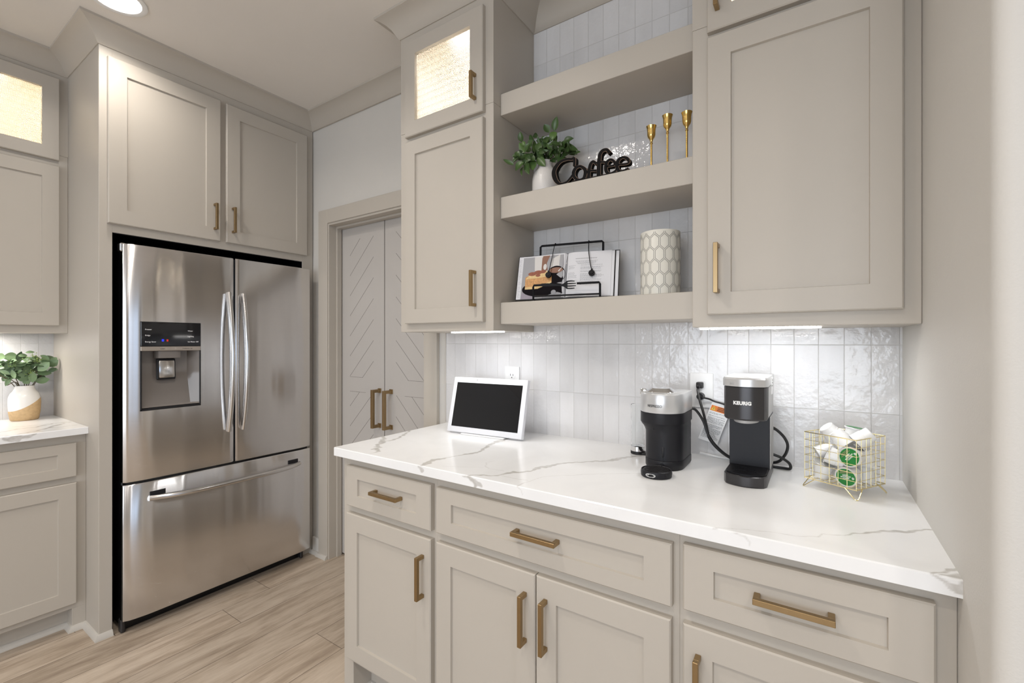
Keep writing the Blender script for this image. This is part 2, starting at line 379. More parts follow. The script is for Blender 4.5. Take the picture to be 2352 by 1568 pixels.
def ribbon(bm, pts, d0, d1, F, extra=0.0):
    """thick stroke with varying width in the (x,z) plane, extruded along depth"""
    P = []
    # smooth by Catmull-Rom
    n = len(pts)
    for i in range(n - 1):
        p0 = pts[max(i - 1, 0)]; p1 = pts[i]; p2 = pts[i + 1]; p3 = pts[min(i + 2, n - 1)]
        for k in range(5):
            t = k / 5
            P.append(tuple(0.5 * ((2 * p1[j]) + (-p0[j] + p2[j]) * t + (2 * p0[j] - 5 * p1[j] + 4 * p2[j] - p3[j]) * t * t + (-p0[j] + 3 * p1[j] - 3 * p2[j] + p3[j]) * t ** 3) for j in range(3)))
    P.append(tuple(pts[-1]))
    L = []; R = []
    for i, (x, z, w) in enumerate(P):
        a = P[max(i - 1, 0)]; b = P[min(i + 1, len(P) - 1)]
        tx, tz = b[0] - a[0], b[1] - a[1]; l = math.hypot(tx, tz) or 1
        nx, nz = -tz / l, tx / l; h = w / 2 + extra
        L.append((x + nx * h, z + nz * h)); R.append((x - nx * h, z - nz * h))
    V = [[bm.verts.new(F(x, d, z)) for x, z in S] for d in (d0, d1) for S in (L, R)]
    a, b, c, d = V
    for i in range(len(L) - 1):
        bm.faces.new((a[i], a[i + 1], b[i + 1], b[i])); bm.faces.new((c[i], d[i], d[i + 1], c[i + 1]))
        bm.faces.new((a[i], c[i], c[i + 1], a[i + 1])); bm.faces.new((b[i], b[i + 1], d[i + 1], d[i]))
    bm.faces.new((a[0], b[0], d[0], c[0])); bm.faces.new((a[-1], c[-1], d[-1], b[-1]))

def obj(name, bm, mat, parent=None, smooth=35, local=False, recalc=True):
    if recalc: bmesh.ops.recalc_face_normals(bm, faces=bm.faces)
    if parent is not None and not local:
        inv = (Matrix.Translation(parent['_l']) @ Matrix.Rotation(parent['_r'], 4, 'Z')).inverted() if '_l' in parent else Matrix()
        bm.transform(inv)
    me = bpy.data.meshes.new(name); bm.to_mesh(me); bm.free()
    for f in me.polygons: f.use_smooth = True
    me.set_sharp_from_angle(angle=math.radians(smooth))
    for m_ in (mat if isinstance(mat, (list, tuple)) else [mat]): me.materials.append(M[m_] if isinstance(m_, str) else m_)
    o = bpy.data.objects.new(name, me); COL.objects.link(o)
    if parent is not None:
        o.parent = parent
        # sub-parts inherit the same authoring frame
        if '_l' in parent: o['_l'] = list(parent['_l']); o['_r'] = parent['_r']
    return o

def thing(name, label, cat, loc=(0, 0, 0), rz=0.0, group=None):
    o = bpy.data.objects.new(name, None); COL.objects.link(o)
    o.empty_display_size = 0.05
    o.location = loc; o.rotation_euler = (0, 0, rz)
    o['_l'] = list(loc); o['_r'] = rz
    o['label'] = label; o['category'] = cat
    if group: o['group'] = group
    return o

def tag(o, label, cat, group=None):
    o['label'] = label; o['category'] = cat
    if group: o['group'] = group
    return o

def struct(name, bm, mat, **k):
    o = obj(name, bm, mat, **k); o['kind'] = 'structure'; return o

def text_part(name, body, size, F, mat, parent, bold=0.0, depth=0.0006, space=1.0, sx=1.0, centre=False):
    cu = bpy.data.curves.new('t', 'FONT'); cu.body = body; cu.size = size; cu.offset = bold; cu.extrude = depth / 2
    cu.space_character = space; cu.resolution_u = 3
    if centre: cu.align_x = 'CENTER'
    to = bpy.data.objects.new('t', cu); COL.objects.link(to)
    dg = bpy.context.evaluated_depsgraph_get()
    me = bpy.data.meshes.new_from_object(to.evaluated_get(dg))
    bm = nb(); bm.from_mesh(me)
    for v in bm.verts: v.co = Vector(F(v.co.x * sx, v.co.z + depth / 2, v.co.y))
    bpy.data.objects.remove(to); bpy.data.curves.remove(cu); bpy.data.meshes.remove(me)
    return obj(name, bm, mat, parent)

# frames: (u along wall, d out from the plane, z up) -> world
def FC(Y0): return lambda u, d, z: (u, Y0 - d, z)
def FL(X0): return lambda u, d, z: (X0 + d, u, z)

def shaker(bm, F, u0, u1, z0, z1, t=0.02, w=0.06, rec=0.008, hole=False, wz=None):
    wz = w if wz is None else wz
    def ring(a, b, c, e, d): return [bm.verts.new(F(*p)) for p in ((a, d, c), (b, d, c), (b, d, e), (a, d, e))]
    bv = 0.003
    back = ring(u0, u1, z0, z1, 0)
    side = ring(u0, u1, z0, z1, t - bv)
    fro = ring(u0 + bv, u1 - bv, z0 + bv, z1 - bv, t)
    inn = ring(u0 + w, u1 - w, z0 + wz, z1 - wz, t)
    if hole: rc = ring(u0 + w, u1 - w, z0 + wz, z1 - wz, 0)
    else: rc = ring(u0 + w + .0015, u1 - w - .0015, z0 + wz + .0015, z1 - wz - .0015, t - rec)
    def band(A, B):
        for i in range(4): bm.faces.new((A[i], A[(i + 1) % 4], B[(i + 1) % 4], B[i]))
    band(back, side); band(side, fro); band(fro, inn); band(inn, rc)
    if hole: band(rc, back)
    else: bm.faces.new(rc); bm.faces.new(list(reversed(back)))

def pull(bm, F, u, d, z, L, vertical=True, s=0.0115, out=0.032):
    """square bar pull: u,z = centre, d = plane it is fixed to"""
    h = L / 2
    if vertical:
        box(bm, u - s / 2, u + s / 2, d + out - s, d + out, z - h, z + h, 0.0008, 1, F)
        for q in (-1, 1):
            zz = z + q * (h - s / 2); box(bm, u - s / 2, u + s / 2, d, d + out - s * 0.9, zz - s / 2, zz + s / 2, 0.0008, 1, F)
    else:
        box(bm, u - h, u + h, d + out - s, d + out, z - s / 2, z + s / 2, 0.0008, 1, F)
        for q in (-1, 1):
            uu = u + q * (h - s / 2); box(bm, uu - s / 2, uu + s / 2, d, d + out - s * 0.9, z - s / 2, z + s / 2, 0.0008, 1, F)

def handle(name, parent, F, u, d, z, L, vertical=True):
    bm = nb(); pull(bm, F, u, d, z, L, vertical); return obj(name, bm, 'brass', parent)

def door(name, parent, F, u0, u1, z0, z1, hu=None, hz=None, hL=0.134, w=0.06):
    bm = nb(); shaker(bm, F, u0, u1, z0, z1, w=w); d = obj(name, bm, 'paint', parent)
    if hu is not None: handle('handle', d, F, hu, 0.02, hz, hL, True)
    return d

def drawer(name, parent, F, u0, u1, z0, z1, hu, hz):
    bm = nb(); shaker(bm, F, u0, u1, z0, z1, w=0.062, wz=0.042); d = obj(name, bm, 'paint', parent)
    handle('handle', d, F, hu, 0.012, hz, 0.134, False)
    return d

# ================================================================== SETTING
CEIL = 2.68
# floor: individual boards as quads over a dark base
bm = nb()
lay = bm.faces.layers.float_color.new('plank') if False else None
quads = []
rng = random.Random(3)
P0 = 0.1805
forced = {-1: [1.197], 0: [], -2: [], }
k0 = -9
for k in range(-8, 42):
    xa = -2.214 + P0 * k; xb = xa + P0
    joints = []
    f = {2: 1.197, -1: 1.048, -2: 1.276, -3: 0.691}.get(k)
    y = (f if f is not None else (-4.0 + rng.uniform(0, 1.5)))
    ys = []
    if f is not None:
        yy = f
        while yy > -4.2: ys.append(yy); yy -= 1.5
        ys = [-4.2] + sorted(ys) + [1.9]
    elif k in (0, 1):
        ys = [-4.2, -2.6 - .3 * k, -1.1 - .3 * k, 0.25 - .2 * k, 1.9]
    else:
        yy = y; ys = [-4.2]
        while yy < 1.8: ys.append(yy); yy += 1.22
        ys.append(1.9)
    for a, b in zip(ys, ys[1:]):
        quads.append((max(xa, -3.4), min(xb, 4.6), a, b))
g = 0.0008
vals = []
for xa, xb, ya, yb in quads:
    if xb <= xa + .01: continue
    vs = [bm.verts.new(p) for p in ((xa + g, ya + g, 0), (xb - g, ya + g, 0), (xb - g, yb - g, 0), (xa + g, yb - g, 0))]
    bm.faces.new(vs); vals.append((rng.random(), rng.random(), rng.random(), 1))
nq = len(vals)
box(bm, -3.4, 4.6, -4.2, 1.9, -0.06, -0.002, mi=1); 
while len(vals) < len(bm.faces): vals.append((0.5, 0.5, 0.5, 1))
fl = struct('floor', bm, ['floor', 'gap'], recalc=False)
att = fl.data.attributes.new('plank', 'FLOAT_COLOR', 'FACE')
att.data.foreach_set('color', np.array(vals, dtype=np.float32).ravel())

bm = nb(); box(bm, -3.46, 4.7, -4.2, 1.9, CEIL, CEIL + .1)
struct('ceiling', bm, 'ceiling')
WY = 1.656
bm = nb()
box(bm, -3.46, -2.426, WY, WY + .12, 0, CEIL)
box(bm, -1.628, 0.25, WY, WY + .12, 0, CEIL)
box(bm, -2.426, -1.628, WY, WY + .12, 2.004, CEIL)
struct('wall_front', bm, 'wall')
bm = nb(); box(bm, -3.46, -3.34, -4.2, WY + .12, 0, CEIL); struct('wall_left', bm, 'wall')
# wall on the right with its rounded outside corner
bm = nb()
R = 0.022; poly = [(4.7, 0.858)] + [(0.195 + R - R * math.sin(a), 0.858 + R - R * math.cos(a)) for a in [PI / 2 * i / 6 for i in range(7)]] + [(0.195, 1.9), (4.7, 1.9)]
prism(bm, poly, 0, CEIL); struct('wall_right', bm, 'wall', smooth=50)
# far side of the room, with window openings (behind the photographer)
bm = nb()
for a in ((-4.2, -2.6, 0, CEIL), (0.3, 0.86, 0, CEIL), (-2.6, 0.3, 0, 0.75), (-2.6, 0.3, 2.25, CEIL)):
    box(bm, 4.6, 4.7, a[0], a[1], a[2], a[3])
struct('wall_east', bm, 'wall')
bm = nb()
for a in ((-3.46, -1.9, 0, CEIL), (1.9, 4.7, 0, CEIL), (-1.9, 1.9, 0, 0.25), (-1.9, 1.9, 2.25, CEIL)):
    box(bm, a[0], a[1], -4.3, -4.2, a[2], a[3])
struct('wall_back', bm, 'wall')
bm = nb()
for x in (-1.9, -0.65, 0.6, 1.85): box(bm, x - .02, x + .05, -4.27, -4.2, 0.25, 2.25)
box(bm, -1.9, 1.9, -4.27, -4.2, 1.2, 1.25)
struct('window_1', bm, 'white_trim')
bm = nb()
for y in (-2.6, -1.65, -0.7, 0.25): box(bm, 4.6, 4.66, y, y + .05, 0.75, 2.25)
struct('window_2', bm, 'white_trim')

# tiled splashback behind the coffee counter
bm = nb(); box(bm, -1.492, 0.195, 1.650, WY, 0.905, 2.66); tb = obj('tile_backsplash', bm, 'tile')
tag(tb, 'glossy white handmade vertical wall tiles behind the coffee counter and shelves', 'backsplash')
bm = nb(); box(bm, -1.4965, -1.492, 1.646, WY, 0.914, 1.34, 0.001); struct('trim_2', bm, 'white_trim')
bm = nb(); box(bm, -3.3395, -3.334, -1.2, 0.641, 0.905, 1.36); tb2 = obj('tile_backsplash', bm, 'tile')
tag(tb2, 'white vertical tiles behind the two-tone vase at the far left counter', 'backsplash')

# crown moulding mitred round all cabinets
def offset_path(path, d):
    out = []
    n = len(path)
    for i, p in enumerate(path):
        def nrm(a, b):
            t = Vector((b[0] - a[0], b[1] - a[1])).normalized(); return Vector((t.y, -t.x))
        if i == 0: m_ = nrm(path[0], path[1]) * d
        elif i == n - 1: m_ = nrm(path[-2], path[-1]) * d
        else:
            a = nrm(path[i - 1], p); b = nrm(p, path[i + 1]); s = a + b; m_ = s * (d / (1 + a.dot(b)))
        out.append((p[0] + m_.x, p[1] + m_.y))
    return out
def moulding(path, prof):
    bm = nb()
    rows = [[bm.verts.new((x, y, z)) for x, y in offset_path(path, d)] for d, z in prof]
    m_ = len(rows)
    for j in range(m_):
        A = rows[j]; B = rows[(j + 1) % m_]
        for i in range(len(path) - 1): bm.faces.new((A[i], A[i + 1], B[i + 1], B[i]))
    bm.faces.new([r[0] for r in rows]); bm.faces.new([r[-1] for r in rows])
    return bm
PATH = [(-3.07, 0.12), (-3.07, 0.641), (-2.60, 0.641), (-2.60, 1.65), (-1.491, 1.65), (-1.491, 1.361), (-0.997, 1.361), (-0.997, 1.65), (-0.296, 1.65), (-0.296, 1.361), (0.195, 1.361)]
PR = [(-0.004, 2.597), (0.004, 2.597), (0.010, 2.603), (0.018, 2.618), (0.029, 2.636), (0.044, 2.652), (0.062, 2.664), (0.074, 2.668), (0.080, 2.670), (0.080, 2.6805), (-0.004, 2.6805)]
struct('trim_1', moulding(PATH, PR), 'paint', smooth=25)

# pantry door casing and jambs
bm = nb()
box(bm, -2.513, -2.426, 1.634, WY, 0, 2.087, 0.002)
box(bm, -1.628, -1.541, 1.634, WY, 0, 2.087, 0.002)
box(bm, -2.426, -1.628, 1.634, WY, 2.004, 2.087, 0.002)
struct('trim_3', bm, 'paint')
bm = nb()
box(bm, -2.430, -2.418, 1.642, 1.77, 0, 2.004, 0.001); box(bm, -1.636, -1.624, 1.642, 1.77, 0, 2.004, 0.001)
box(bm, -2.418, -1.636, 1.642, 1.77, 1.992, 2.006, 0.001)
box(bm, -2.418, -2.406, 1.690, 1.722, 0, 1.992, 0.001); box(bm, -1.648, -1.636, 1.690, 1.722, 0, 1.992, 0.001)
box(bm, -2.406, -1.648, 1.690, 1.722, 1.980, 1.992, 0.001)
struct('trim_4', bm, 'paint')

# pantry doors with V-groove chevrons cut in
def pantry_door(name, xa, xb, mirror):
    yf = 1.728
    bm = nb(); box(bm, xa, xb, yf, yf + .035, 0.012, 1.986, 0.001); d = obj(name, bm, 'door'); d['kind'] = 'structure'
    bm = nb()
    x0, x1 = -2.335, -2.121
    mx = lambda x: (-2.027 * 2 - x) if mirror else x
    def seg(xs, zs, xe, ze, w=0.0021):
        a = Vector((mx(xs), 0, zs)); b = Vector((mx(xe), 0, ze)); t = (b - a).normalized(); n_ = Vector((-t.z, 0, t.x)) * w / 2
        q = [a + n_, a - n_, b - n_, b + n_]
        f_ = [bm.verts.new((v.x, yf - .0004, v.z)) for v in q]; k_ = [bm.verts.new((v.x, yf + .002, v.z)) for v in q]
        bm.faces.new(f_); bm.faces.new(k_)
        for i in range(4): bm.faces.new((f_[i], f_[(i + 1) % 4], k_[(i + 1) % 4], k_[i]))
    def panel(zb, zt, zstart):
        z0 = zstart
        while z0 > zb - 0.214:
            xs, xe = x0, x1; zs, ze = z0, z0 + (x1 - x0)
            if ze > zt: xe -= (ze - zt); ze = zt
            if zs < zb: xs += (zb - zs); zs = zb
            if xe - xs > 0.02: seg(xs, zs, xe, ze)
            z0 -= 0.1203
    panel(1.0886, 1.908, 1.814)
    seg(x0, 1.0886, -2.216, 1.0886, 0.0016)
    panel(0.19, 1.002, 0.912)
    seg(x0, 1.002, -2.19, 1.002, 0.0016)
    g_ = obj('groove_pattern', bm, 'disp', d); return d
dl = pantry_door('door_1', -2.416, -2.0305, False)
dr = pantry_door('door_2', -2.0235, -1.638, True)
for d_, x in ((dl, -2.066), (dr, -1.970)):
    bm = nb(); pull(bm, FC(1.728), x, 0, 0.922, 0.215, True, s=0.017, out=0.060)
    for q in (-1, 1): box(bm, x - .013, x + .013, 1.722, 1.728, .922 + q * .099 - .013, .922 + q * .099 + .013, 0.001)
    obj('handle', bm, 'brass', d_)
# dark pantry interior closing panel
bm = nb(); box(bm, -2.6, -1.4, 1.776, 1.80, -.02, 2.1); struct('wall_pantry', bm, 'gap')

# recessed ceiling lights
def recessed(x, y, label, first):
    t = thing('recessed_light', label, 'ceiling light', (x, y, CEIL), group='round recessed ceiling lights')
    bm = nb(); lathe(bm, [(0.098, 0.0), (0.097, -0.004), (0.090, -0.006), (0.078, -0.004), (0.076, 0.004)], (x, y, CEIL), 40, cap0=False)
    obj('trim_ring', bm, 'white_plastic', t)
    bm = nb(); lathe(bm, [(0.0005, -0.0025), (0.077, -0.002), (0.077, 0.0)], (x, y, CEIL), 40, cap0=False)
    obj('light_lens', bm, 'can', t)
    L = bpy.data.lights.new('can_light', 'AREA'); L.shape = 'DISK'; L.size = 0.14; L.energy = 4.5; L.color = (1.0, 0.93, 0.85); L.spread = math.radians(150)
    lo = bpy.data.objects.new('can_light', L); COL.objects.link(lo); lo.location = (x, y, CEIL - 0.012)
CAN_W = 10.0
recessed(-2.345, 0.635, 'bright round recessed ceiling light above the refrigerator', True)

# under-cabinet lights
def led_bar(x0, x1, label, watts):
    bm = nb(); box(bm, x0, x1, 1.425, 1.447, 1.3350, 1.3400, 0.001); o = obj('light_strip', bm, 'led'); tag(o, label, 'light strip')
    L = bpy.data.lights.new('strip_light', 'AREA'); L.shape = 'RECTANGLE'; L.size = x1 - x0; L.size_y = 0.018; L.energy = watts; L.color = (0.96, 0.98, 1.0)
    lo = bpy.data.objects.new('strip_light', L); COL.objects.link(lo); lo.location = ((x0 + x1) / 2, 1.436, 1.333)
led_bar(-1.262, -1.006, 'glowing white light strip under the cabinet above the tablet', 0.9)
led_bar(-0.262, 0.008, 'long glowing white light strip under the right wall cabinet', 1.0)
led_bar(-0.290, -0.268, 'short bright end of light strip beside the long one under right cabinet', 0.03)
bm = nb(); box(bm, -3.22, -3.20, 0.24, 0.425, 1.3350, 1.3400, 0.001); o = obj('light_strip', bm, 'led'); tag(o, 'glowing light strip under the wall cabinet above the two-tone vase', 'light strip')
L = bpy.data.lights.new('strip_light', 'AREA'); L.shape = 'RECTANGLE'; L.size = 0.018; L.size_y = 0.2; L.energy = 2.2; L.color = (1, 0.94, 0.86)
lo = bpy.data.objects.new('strip_light', L); COL.objects.link(lo); lo.location = (-3.21, 0.33, 1.333)

# ================================================================== CABINETS
def glass_cabinet(label, F, u0, u1, depth, doors, glass, handles, puck, col=(1, 0.96, 0.90), watts=4.5):
    """wall cabinet: solid lower body, hollow lit upper body. u along wall, d out of the face plane (negative = into cabinet)"""
    zb, zs, zt = 1.34, glass[2] + 0.03, 2.60
    c = F((u0 + u1) / 2, -depth, zb)
    t = thing('wall_cabinet', label, 'cabinet', (c[0], c[1], zb))
    bm = nb()
    box(bm, u0, u1, -depth, 0, zb, zs, 0.0015, 1, F)
    box(bm, u0, u0 + .018, -depth, -0.018, zs, zt, 0, 1, F); box(bm, u1 - .018, u1, -depth, -0.018, zs, zt, 0, 1, F)
    box(bm, u0, u1, -depth, 0, zt, CEIL - .002, 0, 1, F)
    # face frame of the lit upper part
    box(bm, u0, glass[0] + .03, -0.018, 0, zs, zt, 0, 1, F); box(bm, glass[1] - .03, u1, -0.018, 0, zs, zt, 0, 1, F)
    box(bm, glass[0] + .03, glass[1] - .03, -0.018, 0, glass[3] - .02, zt, 0, 1, F)
    obj('body', bm, 'paint', t)
    bm = nb()
    box(bm, u0 + .018, u1 - .018, -depth, -depth + .006, zs, zt, 0, 1, F)
    box(bm, u0 + .018, u0 + .020, -depth, -0.018, zs, zt, 0, 1, F); box(bm, u1 - .020, u1 - .018, -depth, -0.018, zs, zt, 0, 1, F)
    box(bm, u0 + .018, u1 - .018, -depth, -0.018, zt - .004, zt - .001, 0, 1, F)
    box(bm, u0 + .018, u1 - .018, -depth, -0.018, zs + .001, zs + .004, 0, 1, F)
    obj('interior', bm, 'warm_inside', t)
    for d in doors: door('door', t, F, d[0], d[1], d[2], d[3], d[4], d[5])
    bm = nb(); shaker(bm, F, glass[0], glass[1], glass[2], glass[3], hole=True); gd = obj('glass_door', bm, 'paint', t)
    bm = nb(); box(bm, glass[0] + .055, glass[1] - .055, 0.006, 0.010, glass[2] + .055, glass[3] - .055, 0, 1, F); obj('glass_pane', bm, 'glass', gd)
    if handles: handle('handle', gd, F, handles[0], 0.02, handles[1], handles[2])
    pu, pd = puck
    a = F(pu, pd, zt - .010)
    bm = nb(); cyl(bm, a, (a[0], a[1], zt - .004), 0.03); obj('puck_light', bm, 'puck', t)
    L = bpy.data.lights.new('puck_lamp', 'AREA'); L.shape = 'DISK'; L.size = 0.06; L.energy = watts; L.color = col
    lo = bpy.data.objects.new('puck_lamp', L); COL.objects.link(lo); lo.location = (a[0], a[1], zt - .013)
    return t
F1 = FC(1.361)
glass_cabinet('tall greige wall cabinet with lit glass top door, left of the open shelves', F1, -1.491, -0.9975, 0.289,
    [(-1.448, -1.034, 1.374, 2.138, -1.068, 1.498)], (-1.448, -1.034, 2.158, 2.556), (-1.068, 2.255, 0.098), (-1.243, -0.137))
glass_cabinet('large greige wall cabinet above the two coffee makers, against the right wall', F1, -0.296, 0.1945, 0.289,
    [(-0.254, 0.161, 1.374, 2.138, -0.227, 1.498)], (-0.254, 0.161, 2.152, 2.556), (-0.227, 2.25, 0.098), (-0.05, -0.15))
F2 = FL(-3.07)
glass_cabinet('greige wall cabinet with lit glass top door, left of the refrigerator', F2, 0.14, 0.641, 0.27,
    [(0.192, 0.608, 1.377, 2.148, None, None)], (0.192, 0.608, 2.176, 2.572), None, (0.42, -0.14), (1, 0.90, 0.70), 2.4)

# floating shelves
for zb, zt, lab in ((2.154, 2.235, 'empty thick floating shelf, topmost of the three between the wall cabinets'),
                    (1.764, 1.845, 'thick floating shelf carrying the coffee sign and brass candlesticks'),
                    (1.366, 1.447, 'thick floating shelf carrying the open cookbook and patterned cylinder')):
    bm = nb(); box(bm, -0.997, -0.296, 1.405, 1.650, zb, zt, 0.0015); tag(obj('floating_shelf', bm, 'paint'), lab, 'shelf')

# base cabinets of the coffee counter
F3 = FC(1.05)
def base_unit(label, x0, x1):
    t = thing('base_cabinet', label, 'cabinet', ((x0 + x1) / 2, 1.65, 0))
    return t
tA = base_unit('base cabinet with one small drawer over one door, nearest the pantry', -1.452, -0.986)
bm = nb(); box(bm, -1.452, -0.986, 1.05, 1.65, 0.138, 0.884, 0.001); box(bm, -1.452, -1.399, 1.05, 1.65, 0, 0.139, 0.001)
obj('body', bm, 'paint', tA)
bm = nb(); box(bm, -1.399, -0.986, 1.13, 1.145, 0, 0.138); obj('toe_kick', bm, 'paint', tA)
drawer('drawer', tA, F3, -1.414, -0.998, 0.710, 0.854, -1.197, 0.785)
door('door', tA, F3, -1.414, -0.998, 0.161, 0.684, -1.030, 0.564)
tB = base_unit('base cabinet with one wide drawer over two doors, in the middle', -0.986, -0.255)
bm = nb(); box(bm, -0.986, -0.255, 1.05, 1.65, 0.138, 0.884, 0.001); obj('body', bm, 'paint', tB)
bm = nb(); box(bm, -0.986, -0.255, 1.13, 1.145, 0, 0.138); obj('toe_kick', bm, 'paint', tB)
drawer('drawer', tB, F3, -0.975, -0.268, 0.712, 0.852, -0.617, 0.785)
door('door', tB, F3, -0.975, -0.6195, 0.161, 0.684, -0.650, 0.564)
door('door', tB, F3, -0.6165, -0.270, 0.161, 0.684, -0.587, 0.564)
tC = base_unit('base cabinet under the wire basket, against the right wall', -0.255, 0.195)
bm = nb(); box(bm, -0.255, 0.1945, 1.05, 1.65, 0.138, 0.884, 0.001); obj('body', bm, 'paint', tC)
bm = nb(); box(bm, -0.255, 0.1945, 1.13, 1.145, 0, 0.138); obj('toe_kick', bm, 'paint', tC)
drawer('drawer', tC, F3, -0.244, 0.165, 0.716, 0.858, -0.040, 0.788)
door('door', tC, F3, -0.244, 0.165, 0.161, 0.686, -0.212, 0.564)
# little shoe moulding round the free corner
struct('trim_5', moulding([(-1.452, 1.65), (-1.452, 1.05), (-1.399, 1.05), (-1.399, 1.13), (0.195, 1.13)][::1], [(0, 0.0), (0.016, 0.0), (0.016, 0.006), (0.006, 0.022), (0, 0.024)]), 'white_trim')

# left run
t = thing('base_cabinet', 'base cabinet with a drawer over a door, left of the refrigerator', 'cabinet', (-3.34, 0.4, 0))
bm = nb(); box(bm, -3.33, -2.78, 0.14, 0.641, 0.101, 0.884, 0.001); box(bm, -3.33, -2.78, 0.594, 0.641, 0, 0.102, 0.001); obj('body', bm, 'paint', t)
bm = nb(); box(bm, -2.86, -2.845, 0.14, 0.594, 0, 0.101); obj('toe_kick', bm, 'paint', t)
F4 = FL(-2.78)
bm = nb(); shaker(bm, F4, 0.18, 0.606, 0.696, 0.846, w=0.062, wz=0.044); obj('drawer', bm, 'paint', t)
door('door', t, F4, 0.18, 0.606, 0.127, 0.668)
struct('trim_6', moulding([(-2.845, 0.14), (-2.845, 0.594), (-2.78, 0.594), (-2.78, 0.641), (-2.60, 0.641), (-2.60, 0.687)], [(0, 0.0), (0.016, 0.0), (0.016, 0.006), (0.006, 0.022), (0, 0.024)]), 'white_trim')
bm = nb(); box(bm, -2.584, -2.513, 1.640, WY, 0, 0.10, 0.002); struct('baseboard_front', bm, 'wall')
struct('trim_7', moulding([(-2.60, 1.640), (-2.513, 1.640), (-2.513, 1.634), (-2.426, 1.634)], [(0, 0.0), (0.014, 0.0), (0.014, 0.006), (0.006, 0.020), (0, 0.022)]), 'white_trim')

# refrigerator surround
t = thing('refrigerator_cabinet', 'tall greige cabinet surround with two doors above the refrigerator', 'cabinet', (-3.34, 1.14, 0))
bm = nb()
box(bm, -3.335, -2.60, 0.641, 0.687, 0, CEIL - .002, 0.0012)
box(bm, -3.335, -2.60, 1.583, 1.652, 0, CEIL - .002, 0.0012)
box(bm, -3.335, -2.60, 0.6865, 1.5835, 1.785, CEIL - .002, 0.0)
obj('body', bm, 'paint', t)
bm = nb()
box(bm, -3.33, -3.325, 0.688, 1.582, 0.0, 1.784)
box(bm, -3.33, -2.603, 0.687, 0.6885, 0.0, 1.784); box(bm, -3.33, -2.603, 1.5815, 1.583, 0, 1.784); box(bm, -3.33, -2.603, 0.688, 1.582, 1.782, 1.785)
obj('niche_shade', bm, 'black_sheet', t)  # deep shade inside the niche, put in as black sheets
F5 = FL(-2.60)
door('door', t, F5, 0.668, 1.121, 1.822, 2.555, 1.092, 1.942, w=0.066)
door('door', t, F5, 1.150, 1.605, 1.822, 2.552, 1.180, 1.942, w=0.066)

# ================================================================== COUNTERTOPS
VE = [
[(-1.465, 1.385, 5), (-1.421, 1.308, 7), (-1.39, 1.247, 6), (-1.388, 1.209, 5), (-1.394, 1.183, 9), (-1.362, 1.132, 7), (-1.322, 1.091, 10), (-1.285, 1.065, 8), (-1.283, 1.048, 3), (-1.285, 1.032, 1)],
[(-1.469, 1.25, 8), (-1.394, 1.183, 8)],
[(-1.021, 1.004, 9), (-1.025, 1.041, 11), (-1.037, 1.092, 9), (-1.032, 1.1, 4), (-1.018, 1.156, 3.5), (-0.991, 1.227, 4), (-0.984, 1.257, 6), (-1.002, 1.319, 8), (-1.021, 1.398, 9), (-1.027, 1.476, 9), (-1.04, 1.60, 8)],
[(-0.859, 0.998, 4), (-0.813, 1.039, 5), (-0.769, 1.062, 5), (-0.763, 1.086, 7), (-0.745, 1.113, 7), (-0.711, 1.155, 5), (-0.706, 1.196, 8), (-0.684, 1.263, 8), (-0.64, 1.324, 6), (-0.578, 1.384, 6), (-0.549, 1.422, 8), (-0.518, 1.496, 7), (-0.486, 1.532, 7), (-0.45, 1.60, 6)],
[(-0.666, 1.012, 2), (-0.669, 1.05, 1.5), (-0.661, 1.069, 1), (-0.65, 1.124, 1), (-0.636, 1.148, 1), (-0.607, 1.173, 1), (-0.582, 1.188, 1), (-0.568, 1.214, 1), (-0.512, 1.257, 0.8), (-0.431, 1.317, 0.6)],
[(-0.753, 1.069, 1), (-0.713, 1.067, 1), (-0.67, 1.074, 1)],
[(-0.776, 1.111, 0.8), (-0.829, 1.108, 0.8), (-0.854, 1.125, 0.8), (-0.876, 1.159, 0.8), (-0.868, 1.189, 0.6)],
[(-0.186, 1.014, 0.8), (-0.139, 1.038, 0.8), (-0.091, 1.052, 1), (-0.074, 1.059, 0.8), (-0.041, 1.061, 0.8), (0.003, 1.084, 1), (0.008, 1.104, 1), (0.044, 1.119, 0.8), (0.073, 1.151, 3), (0.09, 1.17, 5), (0.121, 1.194, 6), (0.141, 1.204, 6), (0.164, 1.234, 4), (0.197, 1.256, 4)],
[(0.155, 1.016, 2), (0.18, 1.042, 5), (0.205, 1.063, 5)],
[(0.167, 1.019, 3), (0.204, 1.036, 5)],
[(-0.968, 1.05, 0.7), (-0.907, 1.079, 0.7), (-0.85, 1.11, 0.6)],
]
VF = [[(-1.028, 0.91, 4), (-1.017, 0.902, 9)], [(-0.855, 0.91, 2), (-0.824, 0.903, 4), (-0.806, 0.896, 9), (-0.796, 0.9, 8)],
[(-0.669, 0.911, 1), (-0.653, 0.906, 1), (-0.65, 0.895, 1)],
[(-0.182, 0.912, 1), (-0.159, 0.913, 1), (-0.118, 0.91, 1), (-0.111, 0.902, 1.2), (-0.113, 0.895, 0.8)],
[(0.156, 0.913, 2), (0.173, 0.91, 4), (0.186, 0.902, 9), (0.199, 0.898, 11), (0.203, 0.905, 9)]]
VL = [[(-3.001, 0.637, 4), (-2.988, 0.586, 4), (-2.985, 0.531, 3), (-3.021, 0.447, 3)],
[(-2.977, 0.626, 4), (-2.902, 0.563, 10), (-2.831, 0.517, 5), (-2.787, 0.459, 4), (-2.742, 0.379, 4)],
[(-2.982, 0.571, 4), (-2.929, 0.508, 4), (-2.922, 0.444, 5), (-2.875, 0.39, 5)],
[(-2.853, 0.632, 3), (-2.838, 0.57, 4), (-2.843, 0.532, 4)]]
VLF = [[(0.385, 0.898, 7), (0.43, 0.903, 9), (0.47, 0.909, 4)]]

